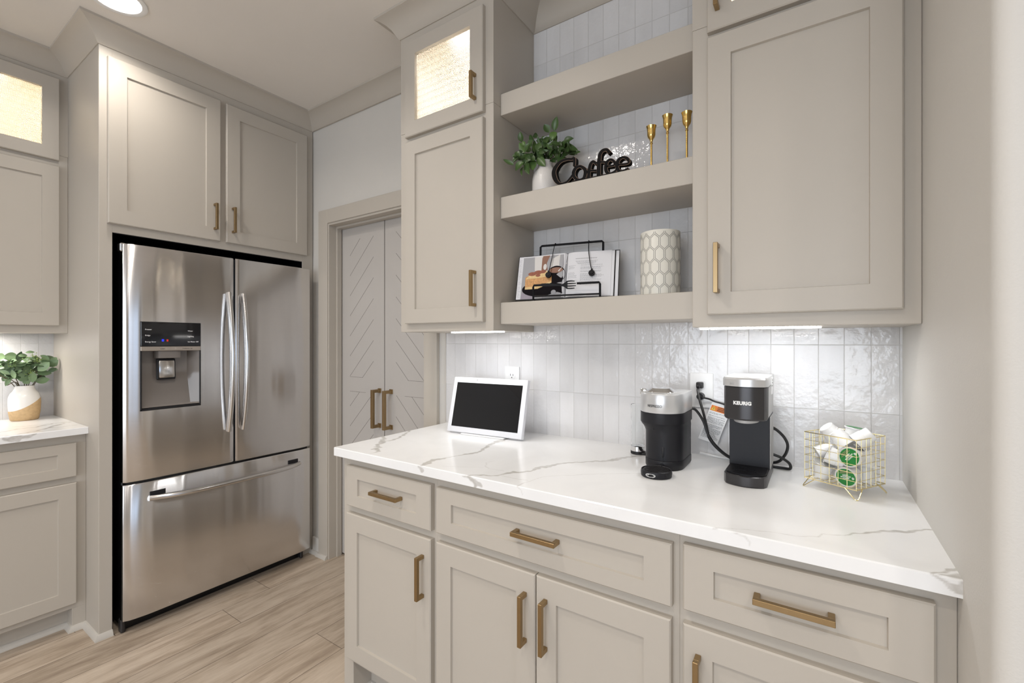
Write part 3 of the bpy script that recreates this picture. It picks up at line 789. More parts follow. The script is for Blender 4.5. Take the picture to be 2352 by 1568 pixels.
def vein_field(px, py, lines, seed=0.0, halo=True):
    """0..1 amount of vein at each point (numpy arrays)"""
    out = np.zeros_like(px)
    wx = 0.004 * np.sin(px * 61 + py * 37 + seed) + 0.0025 * np.sin(px * 143 - py * 97)
    wy = 0.004 * np.sin(px * 47 - py * 71 + 1.3) + 0.0025 * np.sin(px * 121 + py * 157)
    wd = 1 + 0.35 * np.sin(px * 190 + py * 120) * np.sin(px * 75 - py * 160 + 2)
    for L in lines:
        for (ax, ay, aw), (bx, by, bw) in zip(L, L[1:]):
            dx, dy = bx - ax, by - ay; l2 = dx * dx + dy * dy + 1e-12
            k = 1.0 if max(aw, bw) > 2 else 0.4
            qx, qy = px + wx * k, py + wy * k
            t = np.clip(((qx - ax) * dx + (qy - ay) * dy) / l2, 0, 1)
            d = np.hypot(qx - ax - t * dx, qy - ay - t * dy)
            w = np.maximum((aw + (bw - aw) * t) * wd, 0.5) * np.where(aw > 2.5, 0.00105, 0.0008)
            e = 0.0014
            s = np.clip((w + e - d) / (2 * e), 0, 1)
            if max(aw, bw) <= 2: s = s * 0.8
            out = np.maximum(out, s)
    return out

def grid_slab(name, label, x0, x1, y0, y1, z0, z1, step, lines, flines, front):
    """slab with finely gridded top + front edge carrying the vein mask. front: 'y' -> face at y0, 'x' -> face at x1"""
    bm = nb()
    nx = int(round((x1 - x0) / step)); ny = int(round((y1 - y0) / step)); nz = max(2, int((z1 - z0) / step))
    me = bpy.data.meshes.new(name)
    c = 0.0025
    verts = []; faces = []
    def grid(P, nu, nv):
        b = len(verts)
        verts.extend(P)
        idx = np.arange((nu + 1) * (nv + 1)).reshape(nv + 1, nu + 1) + b
        q = np.stack([idx[:-1, :-1], idx[:-1, 1:], idx[1:, 1:], idx[1:, :-1]], -1).reshape(-1, 4)
        faces.extend(q.tolist())
    if front == 'y':
        tx0, tx1, ty0, ty1 = x0 + c, x1, y0 + c, y1
    else:
        tx0, tx1, ty0, ty1 = x0, x1 - c, y0, y1
    X, Y = np.meshgrid(np.linspace(tx0, tx1, nx + 1), np.linspace(ty0, ty1, ny + 1))
    grid(np.stack([X, Y, np.full_like(X, z1)], -1).reshape(-1, 3).tolist(), nx, ny)
    vf = [vein_field(X.ravel(), Y.ravel(), lines)]
    if front == 'y':
        X, Z = np.meshgrid(np.linspace(x0 + c, x1, nx + 1), np.linspace(z0, z1 - c, nz + 1))
        grid(np.stack([X, np.full_like(X, y0), Z], -1).reshape(-1, 3).tolist(), nx, nz)
        vf.append(vein_field(X.ravel(), Z.ravel(), flines))
        # chamfer strip
        b = len(verts); n_ = nx + 1
        faces.extend([[b - n_ + i, b - n_ + i + 1, i + 1, i] for i in range(nx)])
        # left end
        b = len(verts)
        verts.extend([(x0, y0 + c, z0), (x0, y1, z0), (x0, y1, z1 - c), (x0, y0 + c, z1 - c), (x0 + c, y0, z0), (x0 + c, y0, z1 - c), (x0 + c, y0 + c, z1), (x0 + c, y1, z1), (x1, y0, z0), (x1, y1, z0)])
        faces.extend([[b, b + 3, b + 2, b + 1], [b, b + 4, b + 5, b + 3], [b + 3, b + 6, b + 7, b + 2], [b + 3, b + 5, b + 6], [b, b + 1, b + 9, b + 8, b + 4]])
        vf.append(np.zeros(10))
    else:
        Yg, Z = np.meshgrid(np.linspace(y0, y1, ny + 1), np.linspace(z0, z1 - c, nz + 1))
        grid(np.stack([np.full_like(Yg, x1), Yg, Z], -1).reshape(-1, 3).tolist(), ny, nz)
        vf.append(vein_field(Yg.ravel(), Z.ravel(), flines))
        b = len(verts)
        verts.extend([(x1, y0, z1 - c), (x1, y1, z1 - c), (x1 - c, y1, z1), (x1 - c, y0, z1), (x0, y0, z0), (x1, y0, z0), (x1, y1, z0), (x0, y1, z0)])
        faces.extend([[b, b + 1, b + 2, b + 3], [b + 4, b + 7, b + 6, b + 5]]); vf.append(np.zeros(8))
    me.from_pydata(verts, [], faces); me.update()
    a = me.attributes.new('vein', 'FLOAT', 'POINT'); a.data.foreach_set('value', np.concatenate(vf).astype(np.float32))
    me.materials.append(M['quartz'])
    o = bpy.data.objects.new(name, me); COL.objects.link(o)
    return tag(o, label, 'countertop')
bm = None
grid_slab('countertop', 'long white veined quartz countertop holding the coffee makers', -1.470, 0.196, 1.017, 1.652, 0.884, 0.914, 0.0026, VE, VF, 'y')
grid_slab('countertop', 'white veined quartz countertop under the two-tone vase', -3.338, -2.742, 0.10, 0.6405, 0.884, 0.914, 0.003, VL, VLF, 'x')

# outlets
def outlet(label, x, z, plugs):
    t = thing('wall_outlet', label, 'outlet', (x, 1.65, z))
    bm = nb(); box(bm, x - .0375, x + .0375, 1.644, 1.650, z - .0585, z + .0585, 0.0025, 2); obj('cover_plate', bm, 'white_plastic', t)
    for q in (-1, 1):
        zc = z + q * 0.0195
        bm = nb()
        pol = [(0.0172 * math.cos(a), max(-0.0142, min(0.0142, 0.0172 * math.sin(a)))) for a in [2 * PI * i / 32 for i in range(32)]]
        prism(bm, pol, 0, 0.0012, lambda a_, b_, c_, zc=zc: (x + a_, 1.644 - c_, zc + b_)); s_ = obj('receptacle', bm, 'white_plastic', t)
        bm = nb()
        box(bm, x - .0075, x - .0055, 1.6422, 1.6430, zc - .001, zc + .008); box(bm, x + .0055, x + .0075, 1.6422, 1.6430, zc - .001, zc + .007)
        cyl(bm, (x, 1.6430, zc - .008), (x, 1.6422, zc - .008), 0.0024, n=10)
        obj('slots', bm, 'black', s_)
    return t
outlet('white wall outlet partly hidden behind the tablet', -1.105, 1.132, 0)
outlet('white wall outlet with two black plugs, between the coffee makers', -0.329, 1.134, 2)

# ================================================================== REFRIGERATOR
t = thing('refrigerator', 'stainless steel french door refrigerator with bottom freezer drawer', 'refrigerator', (-2.9, 1.14, 0))
bm = nb(); box(bm, -3.25, -2.585, 0.715, 1.575, 0.03, 1.715, 0.003)
box(bm, -3.2, -2.60, 0.73, 1.56, 0.0, 0.031)
obj('body', bm, 'black_sheet', t)

def door_profile(ya, yb, round_left, round_right, xf=-2.520, xb=-2.580):
    """closed (x,y) outline, front first; gently crowned with a strongly rounded outer edge"""
    pts = []
    n = 44
    for i in range(n + 1):
        y = ya + (yb - ya) * i / n
        d = 0.0
        if round_left:
            s = y - ya; L_ = 0.115
            if s < L_: d += 0.017 * (1 - s / L_) ** 2
            if s < 0.012: d += 0.007 * (1 - math.sqrt(max(0, 1 - (1 - s / 0.012) ** 2)))
        else:
            s = y - ya
            if s < 0.006: d += 0.004 * (1 - s / .006) ** 2
        s = yb - y
        if round_right:
            L_ = 0.09
            if s < L_: d += 0.010 * (1 - s / L_) ** 2
        elif s < 0.006: d += 0.004 * (1 - s / .006) ** 2
        pts.append((xf - d, y))
    return pts

def profile_slab(bm, pts, xb, zs, hole=None, bev=0.0):
    """skin: front strips over z levels, hole=(ya,yb,za,zb) left open"""
    ys = [p[1] for p in pts]
    zs = sorted(set(zs + ([hole[2], hole[3]] if hole else [])))
    G = {}
    e = 0.004
    def vert(i, z, back=False):
        x, y = pts[i]
        if back: x = xb
        # soft top & bottom edge
        k = 0.0
        if not back:
            if z < zs[0] + 1e-6 or z > zs[-1] - 1e-6: k = 0.003
        key = (i, round(z, 5), back)
        if key not in G: G[key] = bm.verts.new((x - k, y, z))
        return G[key]
    n = len(pts)
    for i in range(n - 1):
        for za, zb in zip(zs, zs[1:]):
            if hole and ys[i] >= hole[0] - 1e-6 and ys[i + 1] <= hole[1] + 1e-6 and za >= hole[2] - 1e-6 and zb <= hole[3] + 1e-6: continue
            bm.faces.new((vert(i, za), vert(i + 1, za), vert(i + 1, zb), vert(i, zb)))
        bm.faces.new((vert(i, zs[0]), vert(i, zs[0], True), vert(i + 1, zs[0], True), vert(i + 1, zs[0])))
        bm.faces.new((vert(i, zs[-1]), vert(i + 1, zs[-1]), vert(i + 1, zs[-1], True), vert(i, zs[-1], True)))
    for i in (0, n - 1):
        for za, zb in zip(zs, zs[1:]):
            if (i, round(za, 5), True) not in G: vert(i, za, True)
            bm.faces.new((vert(i, za), vert(i, zb), vert(i, zb, True), vert(i, za, True)))
    bm.faces.new((vert(0, zs[0], True), vert(0, zs[-1], True), vert(n - 1, zs[-1], True), vert(n - 1, zs[0], True)))

HOLE = (0.764, 1.004, 0.987, 1.390)
def insert_y(pts, ys):
    out = list(pts)
    for y in ys:
        for a, b in zip(out, out[1:]):
            if a[1] < y < b[1]:
                k = (y - a[1]) / (b[1] - a[1]); out.insert(out.index(b), (a[0] + (b[0] - a[0]) * k, y)); break
    return out
bm = nb(); pts = insert_y(door_profile(0.708, 1.156, True, False), HOLE[:2])
profile_slab(bm, pts, -2.580, [0.675, 0.679, 1.728, 1.732], HOLE)
ld = obj('door', bm, 'steel', t, smooth=40)
ld['label'] = 'left door with water and ice dispenser'
bm = nb(); profile_slab(bm, door_profile(1.166, 1.589, False, True), -2.580, [0.675, 0.679, 1.728, 1.732])
rd = obj('door', bm, 'steel', t, smooth=40)
bm = nb(); profile_slab(bm, door_profile(0.708, 1.589, True, True), -2.580, [0.062, 0.066, 0.659, 0.663])
fd = obj('freezer_drawer', bm, 'steel', t, smooth=40)
# dark gasket showing at the left behind the doors
bm = nb(); box(bm, -2.60, -2.581, 0.712, 1.580, 0.08, 0.655, 0.002); box(bm, -2.60, -2.581, 0.712, 1.580, 0.685, 1.722, 0.002); obj('gasket', bm, 'black_sheet', t)
bm = nb(); box(bm, -2.58, -2.538, 1.1555, 1.1665, 0.68, 1.728); box(bm, -2.58, -2.545, 0.72, 1.58, 0.662, 0.676); obj('door_seal', bm, 'black_sheet', t)
# hinges and levelling foot
bm = nb(); box(bm, -2.600, -2.560, 0.703, 0.725, 1.700, 1.738, 0.004); obj('hinge', bm, 'steel_bar', t)
bm = nb(); box(bm, -2.600, -2.560, 1.560, 1.585, 1.718, 1.738, 0.004); obj('hinge', bm, 'steel_bar', t)
bm = nb(); box(bm, -2.605, -2.570, 0.708, 0.726, 0.0, 0.062, 0.005); obj('foot', bm, 'graphite', t)
bm = nb(); box(bm, -2.605, -2.570, 1.555, 1.573, 0.0, 0.062, 0.005); obj('foot', bm, 'graphite', t)

def bow_handle(bm, pts, flat, w, n=12):
    """bar swept with an elliptical section; flat = unit vector of the wide direction"""
    rings = []
    P = [Vector(p) for p in pts]
    for i, p in enumerate(P):
        tt = (P[min(i + 1, len(P) - 1)] - P[max(i - 1, 0)]).normalized()
        f = Vector(flat); f = (f - tt * f.dot(tt)).normalized(); s = tt.cross(f)
        rings.append([bm.verts.new(p + f * math.cos(a) * w[0] + s * math.sin(a) * w[1]) for a in [2 * PI * k / n for k in range(n)]])
    for A, B in zip(rings, rings[1:]):
        for k in range(n): bm.faces.new((A[k], A[(k + 1) % n], B[(k + 1) % n], B[k]))
    bm.faces.new(list(reversed(rings[0]))); bm.faces.new(rings[-1])
for y, dd in ((1.124, ld), (1.194, rd)):
    bm = nb(); pts = []
    for i in range(33):
        q = -1 + 2 * i / 32; pts.append((-2.506 + 0.044 * (1 - q * q), y, 1.196 + 0.352 * q))
    bow_handle(bm, pts, (0, 1, 0), (0.0125, 0.019)); obj('handle', bm, 'steel_bar', dd, smooth=60)
bm = nb(); pts = []
for i in range(33):
    q = -1 + 2 * i / 32; pts.append((-2.514 + 0.055 * (1 - q ** 4), 1.155 + 0.357 * q, 0.590 - 0.0 * q))
bow_handle(bm, pts, (0, 0, 1), (0.0125, 0.013)); obj('handle', bm, 'steel_bar', fd, smooth=60)
for y, xr in ((0.828, -2.5210), (1.478, -2.5215)):
    bm = nb(); box(bm, xr - .002, xr + .0045, y - .030, y + .030, 0.596, 0.618, 0.001); obj('grip_recess', bm, 'black', fd)
# dispenser
bm = nb()
ya, yb, za, zb = HOLE[0] + .001, HOLE[1] - .001, 0.988, 1.258
xo, xi = -2.5225, -2.575
# back wall slopes forward towards the bottom
sec = [(xi, zb), (xi, za + .17), (xi + .004, za + .150), (xo - .014, za + .018), (xo - .008, za + .012), (xo - .002, za + .010)]
A = [bm.verts.new((x, ya + .004, z)) for x, z in sec]; B = [bm.verts.new((x, yb - .038, z)) for x, z in sec]
for i in range(len(sec) - 1): bm.faces.new((A[i], B[i], B[i + 1], A[i + 1]))
# right cheek slants
C = [bm.verts.new((xo - .002, yb - .004, z)) for x, z in sec]
for i in range(len(sec) - 1): bm.faces.new((B[i], C[i], C[i + 1], B[i + 1]))
D = [bm.verts.new((xo - .002, ya + .001, z)) for x, z in sec]
for i in range(len(sec) - 1): bm.faces.new((D[i], A[i], A[i + 1], D[i + 1]))
bm.faces.new((D[0], A[0], B[0], C[0]))
dsp = obj('dispenser_recess', bm, 'disp', ld, smooth=30, recalc=False)
bm = nb()
for a in ((ya - .002, ya + .004, za, zb), (yb - .004, yb + .002, za, zb), (ya - .002, yb + .002, za - .002, za + .006)):
    box(bm, -2.540, -2.5195, a[0], a[1], a[2], a[3], 0.001)
box(bm, -2.545, -2.524, ya + .03, yb - .02, za + .006, za + .011)
obj('dispenser_rim', bm, 'black', ld)
bm = nb(); box(bm, -2.535, -2.5185, HOLE[0] + .001, HOLE[1] - .001, 1.278, 1.389, 0.002); pn = obj('control_panel', bm, 'black_gloss', ld)
bm = nb(); box(bm, -2.535, -2.5185, HOLE[0] + .001, HOLE[1] - .001, 1.257, 1.277, 0.001)
box(bm, -2.5187, -2.5180, .862, .885, 1.2615, 1.2725, .0004); box(bm, -2.5187, -2.5180, .898, .921, 1.2615, 1.2725, .0004)
obj('button_strip', bm, 'strip_metal', ld)
bm = nb(); prism(bm, [(-2.570, 0.828), (-2.530, 0.835), (-2.526, 0.855), (-2.526, 0.905), (-2.530, 0.922), (-2.570, 0.930)], 1.222, 1.257, bev=0.002); obj('spout', bm, 'disp', ld)
bm = nb()
Fp = lambda u, d, z: (-2.5500 + d + (1.215 - z) * 0.05, u, z)
box(bm, 0.838, 0.902, 0, 0.012, 1.130, 1.212, 0.006, 2, Fp); box(bm, 0.832, 0.908, -0.008, 0.002, 1.122, 1.220, 0.004, 1, Fp, mi=1)
obj('dispenser_paddle', bm, ['steel_bar', 'black'], ld)
FT = lambda dx: (lambda u, d, z: (dx + d, u, z))
FX = FT(-2.5184)
def ptxt(s, y, z, size, mat='white_ink', par=None):
    text_part('panel_lettering', s, size, lambda u, d, v: (-2.5184 + d, y + u, z + v), mat, par or ld, 0.0001, 0.0003)
for s, z in (('Freezer', 1.352), ('Fridge', 1.325), ('Energy Saver', 1.296)): ptxt(s, 0.780, z, 0.0080)
for s, z in (('Water', 1.348), ('Lighting', 1.322), ('Ice Maker Off', 1.296)): ptxt(s, 0.948, z, 0.0080)
ptxt('Cubed', 0.838, 1.2645, 0.006, 'ink'); ptxt('Crushed Ice  Off', 0.926, 1.2645, 0.006, 'ink')
bm = nb(); box(bm, -2.5184, -2.5180, 0.843, 0.852, 1.300, 1.311); obj('indicator', bm, 'blue_led', ld)
bm = nb(); box(bm, -2.5184, -2.5180, 0.862, 0.869, 1.300, 1.310); obj('indicator', bm, 'red_led', ld)

# ================================================================== TABLET
TR = math.radians(3.6)
t = thing('smart_display', 'white-framed smart display tablet with dark screen leaning on the counter', 'tablet', (-1.128, 1.462, 0.914), TR)
tilt = math.radians(14)
FTb = lambda u, d, z: (u, -d * math.cos(tilt) + z * math.sin(tilt), 0.008 + z * math.cos(tilt) + d * math.sin(tilt))
bm = nb(); box(bm, -0.181, 0.181, -0.022, 0, 0, 0.232, 0.003, 2, FTb); obj('frame', bm, 'tablet_frame', t, local=True)
bm = nb(); box(bm, -0.161, 0.161, -0.001, 0.0006, 0.023, 0.209, 0, 1, FTb); obj('screen', bm, 'screen', t, local=True)
bm = nb(); cyl(bm, FTb(-0.06, 0, 0.222), FTb(-0.06, 0.0008, 0.222), 0.0018); obj('camera_dot', bm, 'black', t, local=True)
bm = nb(); box(bm, -0.105, 0.105, -0.008, 0.085, 0.0, 0.006, 0.002)
vs = [(-0.03, 0.03), (0.03, 0.03)]
box(bm, -0.03, 0.03, 0.020, 0.028, 0.004, 0.10, 0.002, 1, lambda x, y, z: (x, y + .06 - (z) * .45, z)); obj('stand', bm, 'white_plastic', t, local=True)

# ================================================================== POD COFFEE MACHINE (left)
def dee(cx, cy, r, yb, n=24, w=None, rr=0.01):
    """outline: semicircular front toward -y, flat back"""
    pts = [(cx + r * math.cos(a), cy + r * math.sin(a)) for a in [PI + PI * i / n for i in range(n + 1)]]
    pts += [(cx + r, yb - rr), (cx + r - rr * .3, yb - rr * .3), (cx + r - rr, yb), (cx - r + rr, yb), (cx - r + rr * .3, yb - rr * .3), (cx - r, yb - rr)]
    return pts
t = thing('espresso_machine', 'silver and black pod espresso machine with side water tank, left of the taller coffee maker', 'coffee maker', (-0.398, 1.46, 0.914))
def loft(bm, secs, mi=0, caps=True):
    """secs: list of (outline, z) with equal counts"""
    R_ = [[bm.verts.new((x, y, z)) for x, y in o] for o, z in secs]
    n = len(R_[0])
    for A, B in zip(R_, R_[1:]):
        for i in range(n): bm.faces.new((A[i], A[(i + 1) % n], B[(i + 1) % n], B[i])).material_index = mi
    if caps: bm.faces.new(list(reversed(R_[0]))).material_index = mi; bm.faces.new(R_[-1]).material_index = mi
cx, cy = -0.399, 1.432
kx, kr = cx + .0065, .0565
bm = nb(); loft(bm, [(dee(kx, cy, kr - .002, 1.532), .914), (dee(kx, cy, kr + .001, 1.535), .921), (dee(kx, cy, kr + .001, 1.535), .9405), (dee(kx, cy, kr, 1.535), .942)]); obj('base', bm, 'charcoal', t)
bm = nb(); loft(bm, [(dee(kx, cy, kr, 1.535), .943), (dee(kx, cy, kr, 1.535), 1.026), (dee(kx - .002, cy, kr + .0025, 1.535), 1.038), (dee(cx, cy, .0625, 1.535), 1.047), (dee(cx, cy, .0645, 1.535), 1.052)]); obj('body', bm, 'charcoal', t, smooth=50)
bm = nb(); loft(bm, [(dee(cx, cy, .0655, 1.535), 1.052), (dee(cx, cy, .0660, 1.535), 1.054), (dee(cx, cy, .0660, 1.535), 1.0835)]); obj('brew_band', bm, 'charcoal', t)
bm = nb(); loft(bm, [(dee(cx, cy, .0655, 1.537), 1.085), (dee(cx, cy, .0662, 1.537), 1.087), (dee(cx, cy, .0662, 1.537), 1.138), (dee(cx, cy, .0645, 1.536), 1.143), (dee(cx, cy, .058, 1.53), 1.1455)]); hd = obj('head', bm, 'silver', t, smooth=40)
bm = nb(); loft(bm, [(dee(cx, cy, .0640, 1.533), 1.0830), (dee(cx, cy, .0640, 1.533), 1.0855)]); obj('seam', bm, 'black', t)
bm = nb(); lathe(bm, [(0.046, 0), (0.0445, 0.003), (0.032, 0.011), (0.030, 0.0125), (0.0005, 0.013)], (cx - .004, cy - .002, 1.144), 40, cap0=True); obj('lid_dome', bm, 'chrome', t, smooth=30)
bm = nb(); box(bm, cx - .066, cx - .046, cy - .020, cy + .004, 1.132, 1.153, 0.003, 2); obj('lever', bm, 'chrome', t)
bm = nb(); box(bm, kx + .006, kx + .0125, cy - kr - .001, cy - .045, .953, .986, 0.003, 2); box(bm, kx + .0085, kx + .0100, cy - kr - .001, cy - .048, .925, .955); obj('slot', bm, 'black', t)
bm = nb(); cyl(bm, (cx - .010, cy - .054, 1.034), (cx - .010, cy - .054, 1.049), .0042, n=10); cyl(bm, (cx + .003, cy - .054, 1.034), (cx + .003, cy - .054, 1.049), .0042, n=10); obj('nozzle', bm, 'black_gloss', t)
def curved(cx_, cy_, r, ang0, z0):
    return lambda u, d, v: (cx_ + (r + d) * math.sin((u) / r + ang0), cy_ - (r + d) * math.cos((u) / r + ang0), z0 + v)
text_part('lettering', 'NESPRESSO', 0.0108, curved(cx, cy, .0664, -0.10, 1.103), 'ink', t, 0.00006, 0.0004, sx=0.82, centre=True)
# drip tray, ellipse in front
tc_ = (-0.385, 1.317)
bm = nb(); lathe(bm, [(0.0400, 0.914), (0.0425, 0.9165), (0.0435, 0.926), (0.0425, 0.9325), (0.0400, 0.9345), (0.0385, 0.9325), (0.0385, 0.9305), (0.0005, 0.9305)], (tc_[0], tc_[1], 0), 40)
box(bm, tc_[0] - .006, tc_[0] + .006, tc_[1] + .034, cy - .05, .918, .936, .002); tr = obj('drip_tray', bm, 'charcoal', t)
bm = nb(); lathe(bm, [(0.037, 0.9308), (0.0365, 0.9325), (0.0005, 0.9325)], (tc_[0], tc_[1], 0), 32)
for i in range(-4, 5):
    yy = i * .0075; h = math.sqrt(.034 ** 2 - yy ** 2); box(bm, tc_[0] - h, tc_[0] + h, tc_[1] + yy - .0016, tc_[1] + yy + .0016, .9325, .9340)
obj('grille', bm, 'graphite', tr)
bm = nb(); prism(bm, [(0.0105 * math.cos(a) + (0.004 if math.cos(a) > 0 else -.004), 0.0052 * math.sin(a)) for a in [2 * PI * i / 24 for i in range(24)]], 0, 0.0006, lambda a_, b_, c_: curved(tc_[0], tc_[1], .0436, -.1, .9245)(a_, c_, b_)); bd = obj('badge', bm, 'silver', t)
text_part('lettering', "De'Longhi", 0.0060, curved(tc_[0], tc_[1], .0443, -.1, .9225), 'ink', t, 0.00005, 0.0003, sx=0.85, centre=True)
# water tank
bm = nb()
for ri in (0.0225,):
    lathe(bm, [(ri, 0.941), (ri, 1.083), (ri - .0012, 1.084), (ri - .0018, 1.080), (ri - .0018, 0.944), (0.0005, 0.943)], (-0.5155, 1.545, 0), 36, cap0=True)
obj('water_tank', bm, 'clear', t, smooth=40)
bm = nb(); lathe(bm, [(0.0232, 0.925), (0.0232, 0.941), (0.0005, 0.9415)], (-0.5155, 1.545, 0), 36); obj('tank_collar', bm, 'chrome', t)
bm = nb(); lathe(bm, [(0.0215, 0.914), (0.0238, 0.916), (0.0238, 0.925), (0.0005, 0.9255)], (-0.5155, 1.545, 0), 36); box(bm, -0.51, -0.44, 1.53, 1.56, 0.914, 0.922, .002); obj('tank_foot', bm, 'black', t)

# ================================================================== SINGLE-SERVE COFFEE MAKER (right)
t = thing('coffee_maker', 'tall narrow charcoal and grey single serve coffee maker', 'coffee maker', (-0.1625, 1.46, 0.914))
x0, x1, yb = -0.215, -0.110, 1.556
def bowfront(x0, x1, yf, sag, yb, n=16, rc=0.012):
    c = (x0 + x1) / 2; h = (x1 - x0) / 2; pts = []
    for i in range(n + 1):
        q = -1 + 2 * i / n
        y = yf + sag * q * q + (rc * max(0, (abs(q) - .82) / .18) ** 2.2)
        pts.append((c + h * q, y))
    return pts + [(x1, yb), (x0, yb)]
bm = nb(); loft(bm, [(bowfront(x0 + .001, x1 - .001, 1.342, .020, yb), .914), (bowfront(x0, x1, 1.340, .020, yb), .917), (bowfront(x0, x1, 1.340, .020, yb), .941), (bowfront(x0 + .002, x1 - .002, 1.343, .020, yb), .943)]); obj('base', bm, 'graphite', t, smooth=30)
bm = nb(); loft(bm, [(bowfront(x0 + .004, x1 - .004, 1.346, .020, 1.452), .943), (bowfront(x0 + .004, x1 - .004, 1.346, .020, 1.452), .9475)])
for a, b, l_ in [(-.2, 0, 0)] + [(random.uniform(-.2, -.13), random.uniform(1.375, 1.44), random.uniform(.008, .02)) for _ in range(12)]:
    if l_: box(bm, a, min(a + l_, x1 - .006), b, b + .003, .9474, .9486)
obj('drip_tray', bm, 'black_metal', t)
bm = nb(); box(bm, x0 + .002, x1 - .0005, 1.450, yb, .943, 1.094, .0012); obj('column', bm, 'charcoal', t)
bm = nb(); box(bm, x1 - .001, x1 + .0008, 1.452, yb - .001, .944, 1.088, .0005); box(bm, x1 - .001, x1 + .0008, 1.400, yb - .001, 1.096, 1.176, .0005); obj('side_panel', bm, 'side_grey', t)
bm = nb(); loft(bm, [(bowfront(x0 + .002, x1 - .002, 1.345, .020, yb), 1.090), (bowfront(x0, x1, 1.342, .020, yb), 1.094), (bowfront(x0, x1, 1.342, .020, yb), 1.1775)]); hd = obj('head', bm, 'graphite', t, smooth=30)
bm = nb(); loft(bm, [([(-0.1625 + .030 * math.cos(a), 1.40 + .052 * math.sin(a) * (1 if math.sin(a) < 0 else .6)) for a in [2 * PI * i / 24 for i in range(24)]], 1.082), ([(-0.1625 + .036 * math.cos(a), 1.40 + .053 * math.sin(a) * (1 if math.sin(a) < 0 else .6)) for a in [2 * PI * i / 24 for i in range(24)]], 1.091)]); obj('brew_outlet', bm, 'side_grey', t)
bm = nb(); loft(bm, [(bowfront(x0 + .001, x1 - .001, 1.344, .020, yb), 1.1775), (bowfront(x0 + .001, x1 - .001, 1.344, .020, yb), 1.1800)]); obj('seam', bm, 'black', t)
bm = nb(); loft(bm, [(bowfront(x0 - .002, x1 + .002, 1.338, .020, yb + .001), 1.180), (bowfront(x0 - .002, x1 + .002, 1.338, .020, yb + .001), 1.199), (bowfront(x0, x1, 1.342, .020, yb), 1.2035)]); lid = obj('lid', bm, 'silver', t, smooth=30)
bm = nb(); box(bm, -.197, -.145, 1.3415, 1.352, 1.189, 1.192, .0008); box(bm, -.197, -.145, 1.3415, 1.352, 1.185, 1.187, .0006); obj('lid_grip', bm, 'side_grey', t)
bm = nb(); loft(bm, [([(-0.1625 + .036 * math.cos(a), 1.395 + .038 * math.sin(a)) for a in [2 * PI * i / 32 for i in range(32)]], 1.2035), ([(-0.1625 + .034 * math.cos(a), 1.395 + .036 * math.sin(a)) for a in [2 * PI * i / 32 for i in range(32)]], 1.2055)]); obj('lid_cap', bm, 'silver', t)
bm = nb(); box(bm, x1, x1 + .0035, 1.47, 1.50, 1.176, 1.198, .001); box(bm, x1, x1 + .003, 1.475, 1.50, 1.150, 1.172, .001); obj('side_label', bm, 'white_plastic', t)
bm = nb(); 
for z in (1.182, 1.189): box(bm, x1 + .0035, x1 + .0038, 1.476, 1.486, z, z + .004)
obj('label_print', bm, 'ink', t)
def bowmap(u, d, v):
    q = (u - 0.0) / .0525
    return (-0.1625 + u, 1.342 + .020 * q * q - d - .0002, 1.132 + v)
text_part('lettering', 'KEURIG', 0.0125, lambda u, d, v: bowmap(u - .004, d, v), 'white_ink', t, 0.0007, 0.0006, sx=0.98, centre=True, space=1.05)

# cords
def smooth_path(pts, n=8):
    out = []
    P = [Vector(p) for p in pts]
    for i in range(len(P) - 1):
        p0 = P[max(i - 1, 0)]; p1 = P[i]; p2 = P[i + 1]; p3 = P[min(i + 2, len(P) - 1)]
        for k in range(n):
            q = k / n; out.append(0.5 * ((2 * p1) + (-p0 + p2) * q + (2 * p0 - 5 * p1 + 4 * p2 - p3) * q * q + (-p0 + 3 * p1 - 3 * p2 + p3) * q ** 3))
    out.append(P[-1]); return out
bm = nb()
tube(bm, smooth_path([(-0.331, 1.626, 1.150), (-0.333, 1.610, 1.140), (-0.326, 1.600, 1.110), (-0.310, 1.59, 1.06), (-0.298, 1.585, 1.01), (-0.292, 1.585, 0.985), (-0.270, 1.59, 0.955), (-0.235, 1.60, 0.928), (-0.20, 1.61, 0.918), (-0.13, 1.60, 0.918), (-0.085, 1.595, 0.9185), (-0.068, 1.585, 0.922), (-0.070, 1.58, 0.938), (-0.090, 1.572, 0.954), (-0.112, 1.568, 0.962)]), 0.0042, 8)
c1 = obj('power_cord', bm, 'rubber'); tag(c1, 'black power cord looping from the upper outlet socket behind the charcoal coffee maker', 'cord')
bm = nb(); box(bm, -0.342, -0.320, 1.622, 1.6415, 1.142, 1.163, .004, 2); cyl(bm, (-0.331, 1.622, 1.152), (-0.332, 1.608, 1.146), .0065, .0045, 12); obj('plug', bm, 'rubber', c1)
bm = nb()
tube(bm, smooth_path([(-0.338, 1.540, 1.085), (-0.325, 1.548, 1.078), (-0.305, 1.555, 1.045), (-0.290, 1.56, 1.00), (-0.268, 1.57, 0.965), (-0.235, 1.585, 0.935), (-0.205, 1.60, 0.930), (-0.15, 1.615, 0.925), (-0.105, 1.61, 0.930), (-0.083, 1.605, 0.955), (-0.075, 1.600, 0.985), (-0.083, 1.595, 1.010), (-0.100, 1.59, 1.030), (-0.118, 1.585, 1.042)]), 0.0042, 8)
c2 = obj('power_cord', bm, 'rubber'); tag(c2, 'black power cord leaving the back of the silver and black espresso machine', 'cord')
bm = nb()
tube(bm, smooth_path([(-0.329, 1.625, 1.1145), (-0.318, 1.622, 1.112), (-0.300, 1.632, 1.107), (-0.285, 1.636, 1.100), (-0.25, 1.635, 1.09), (-0.2, 1.63, 1.06)]), 0.003, 8)
c3 = obj('power_cord', bm, 'rubber'); tag(c3, 'short black cord from the lower outlet socket with a warning tag hung on it', 'cord')
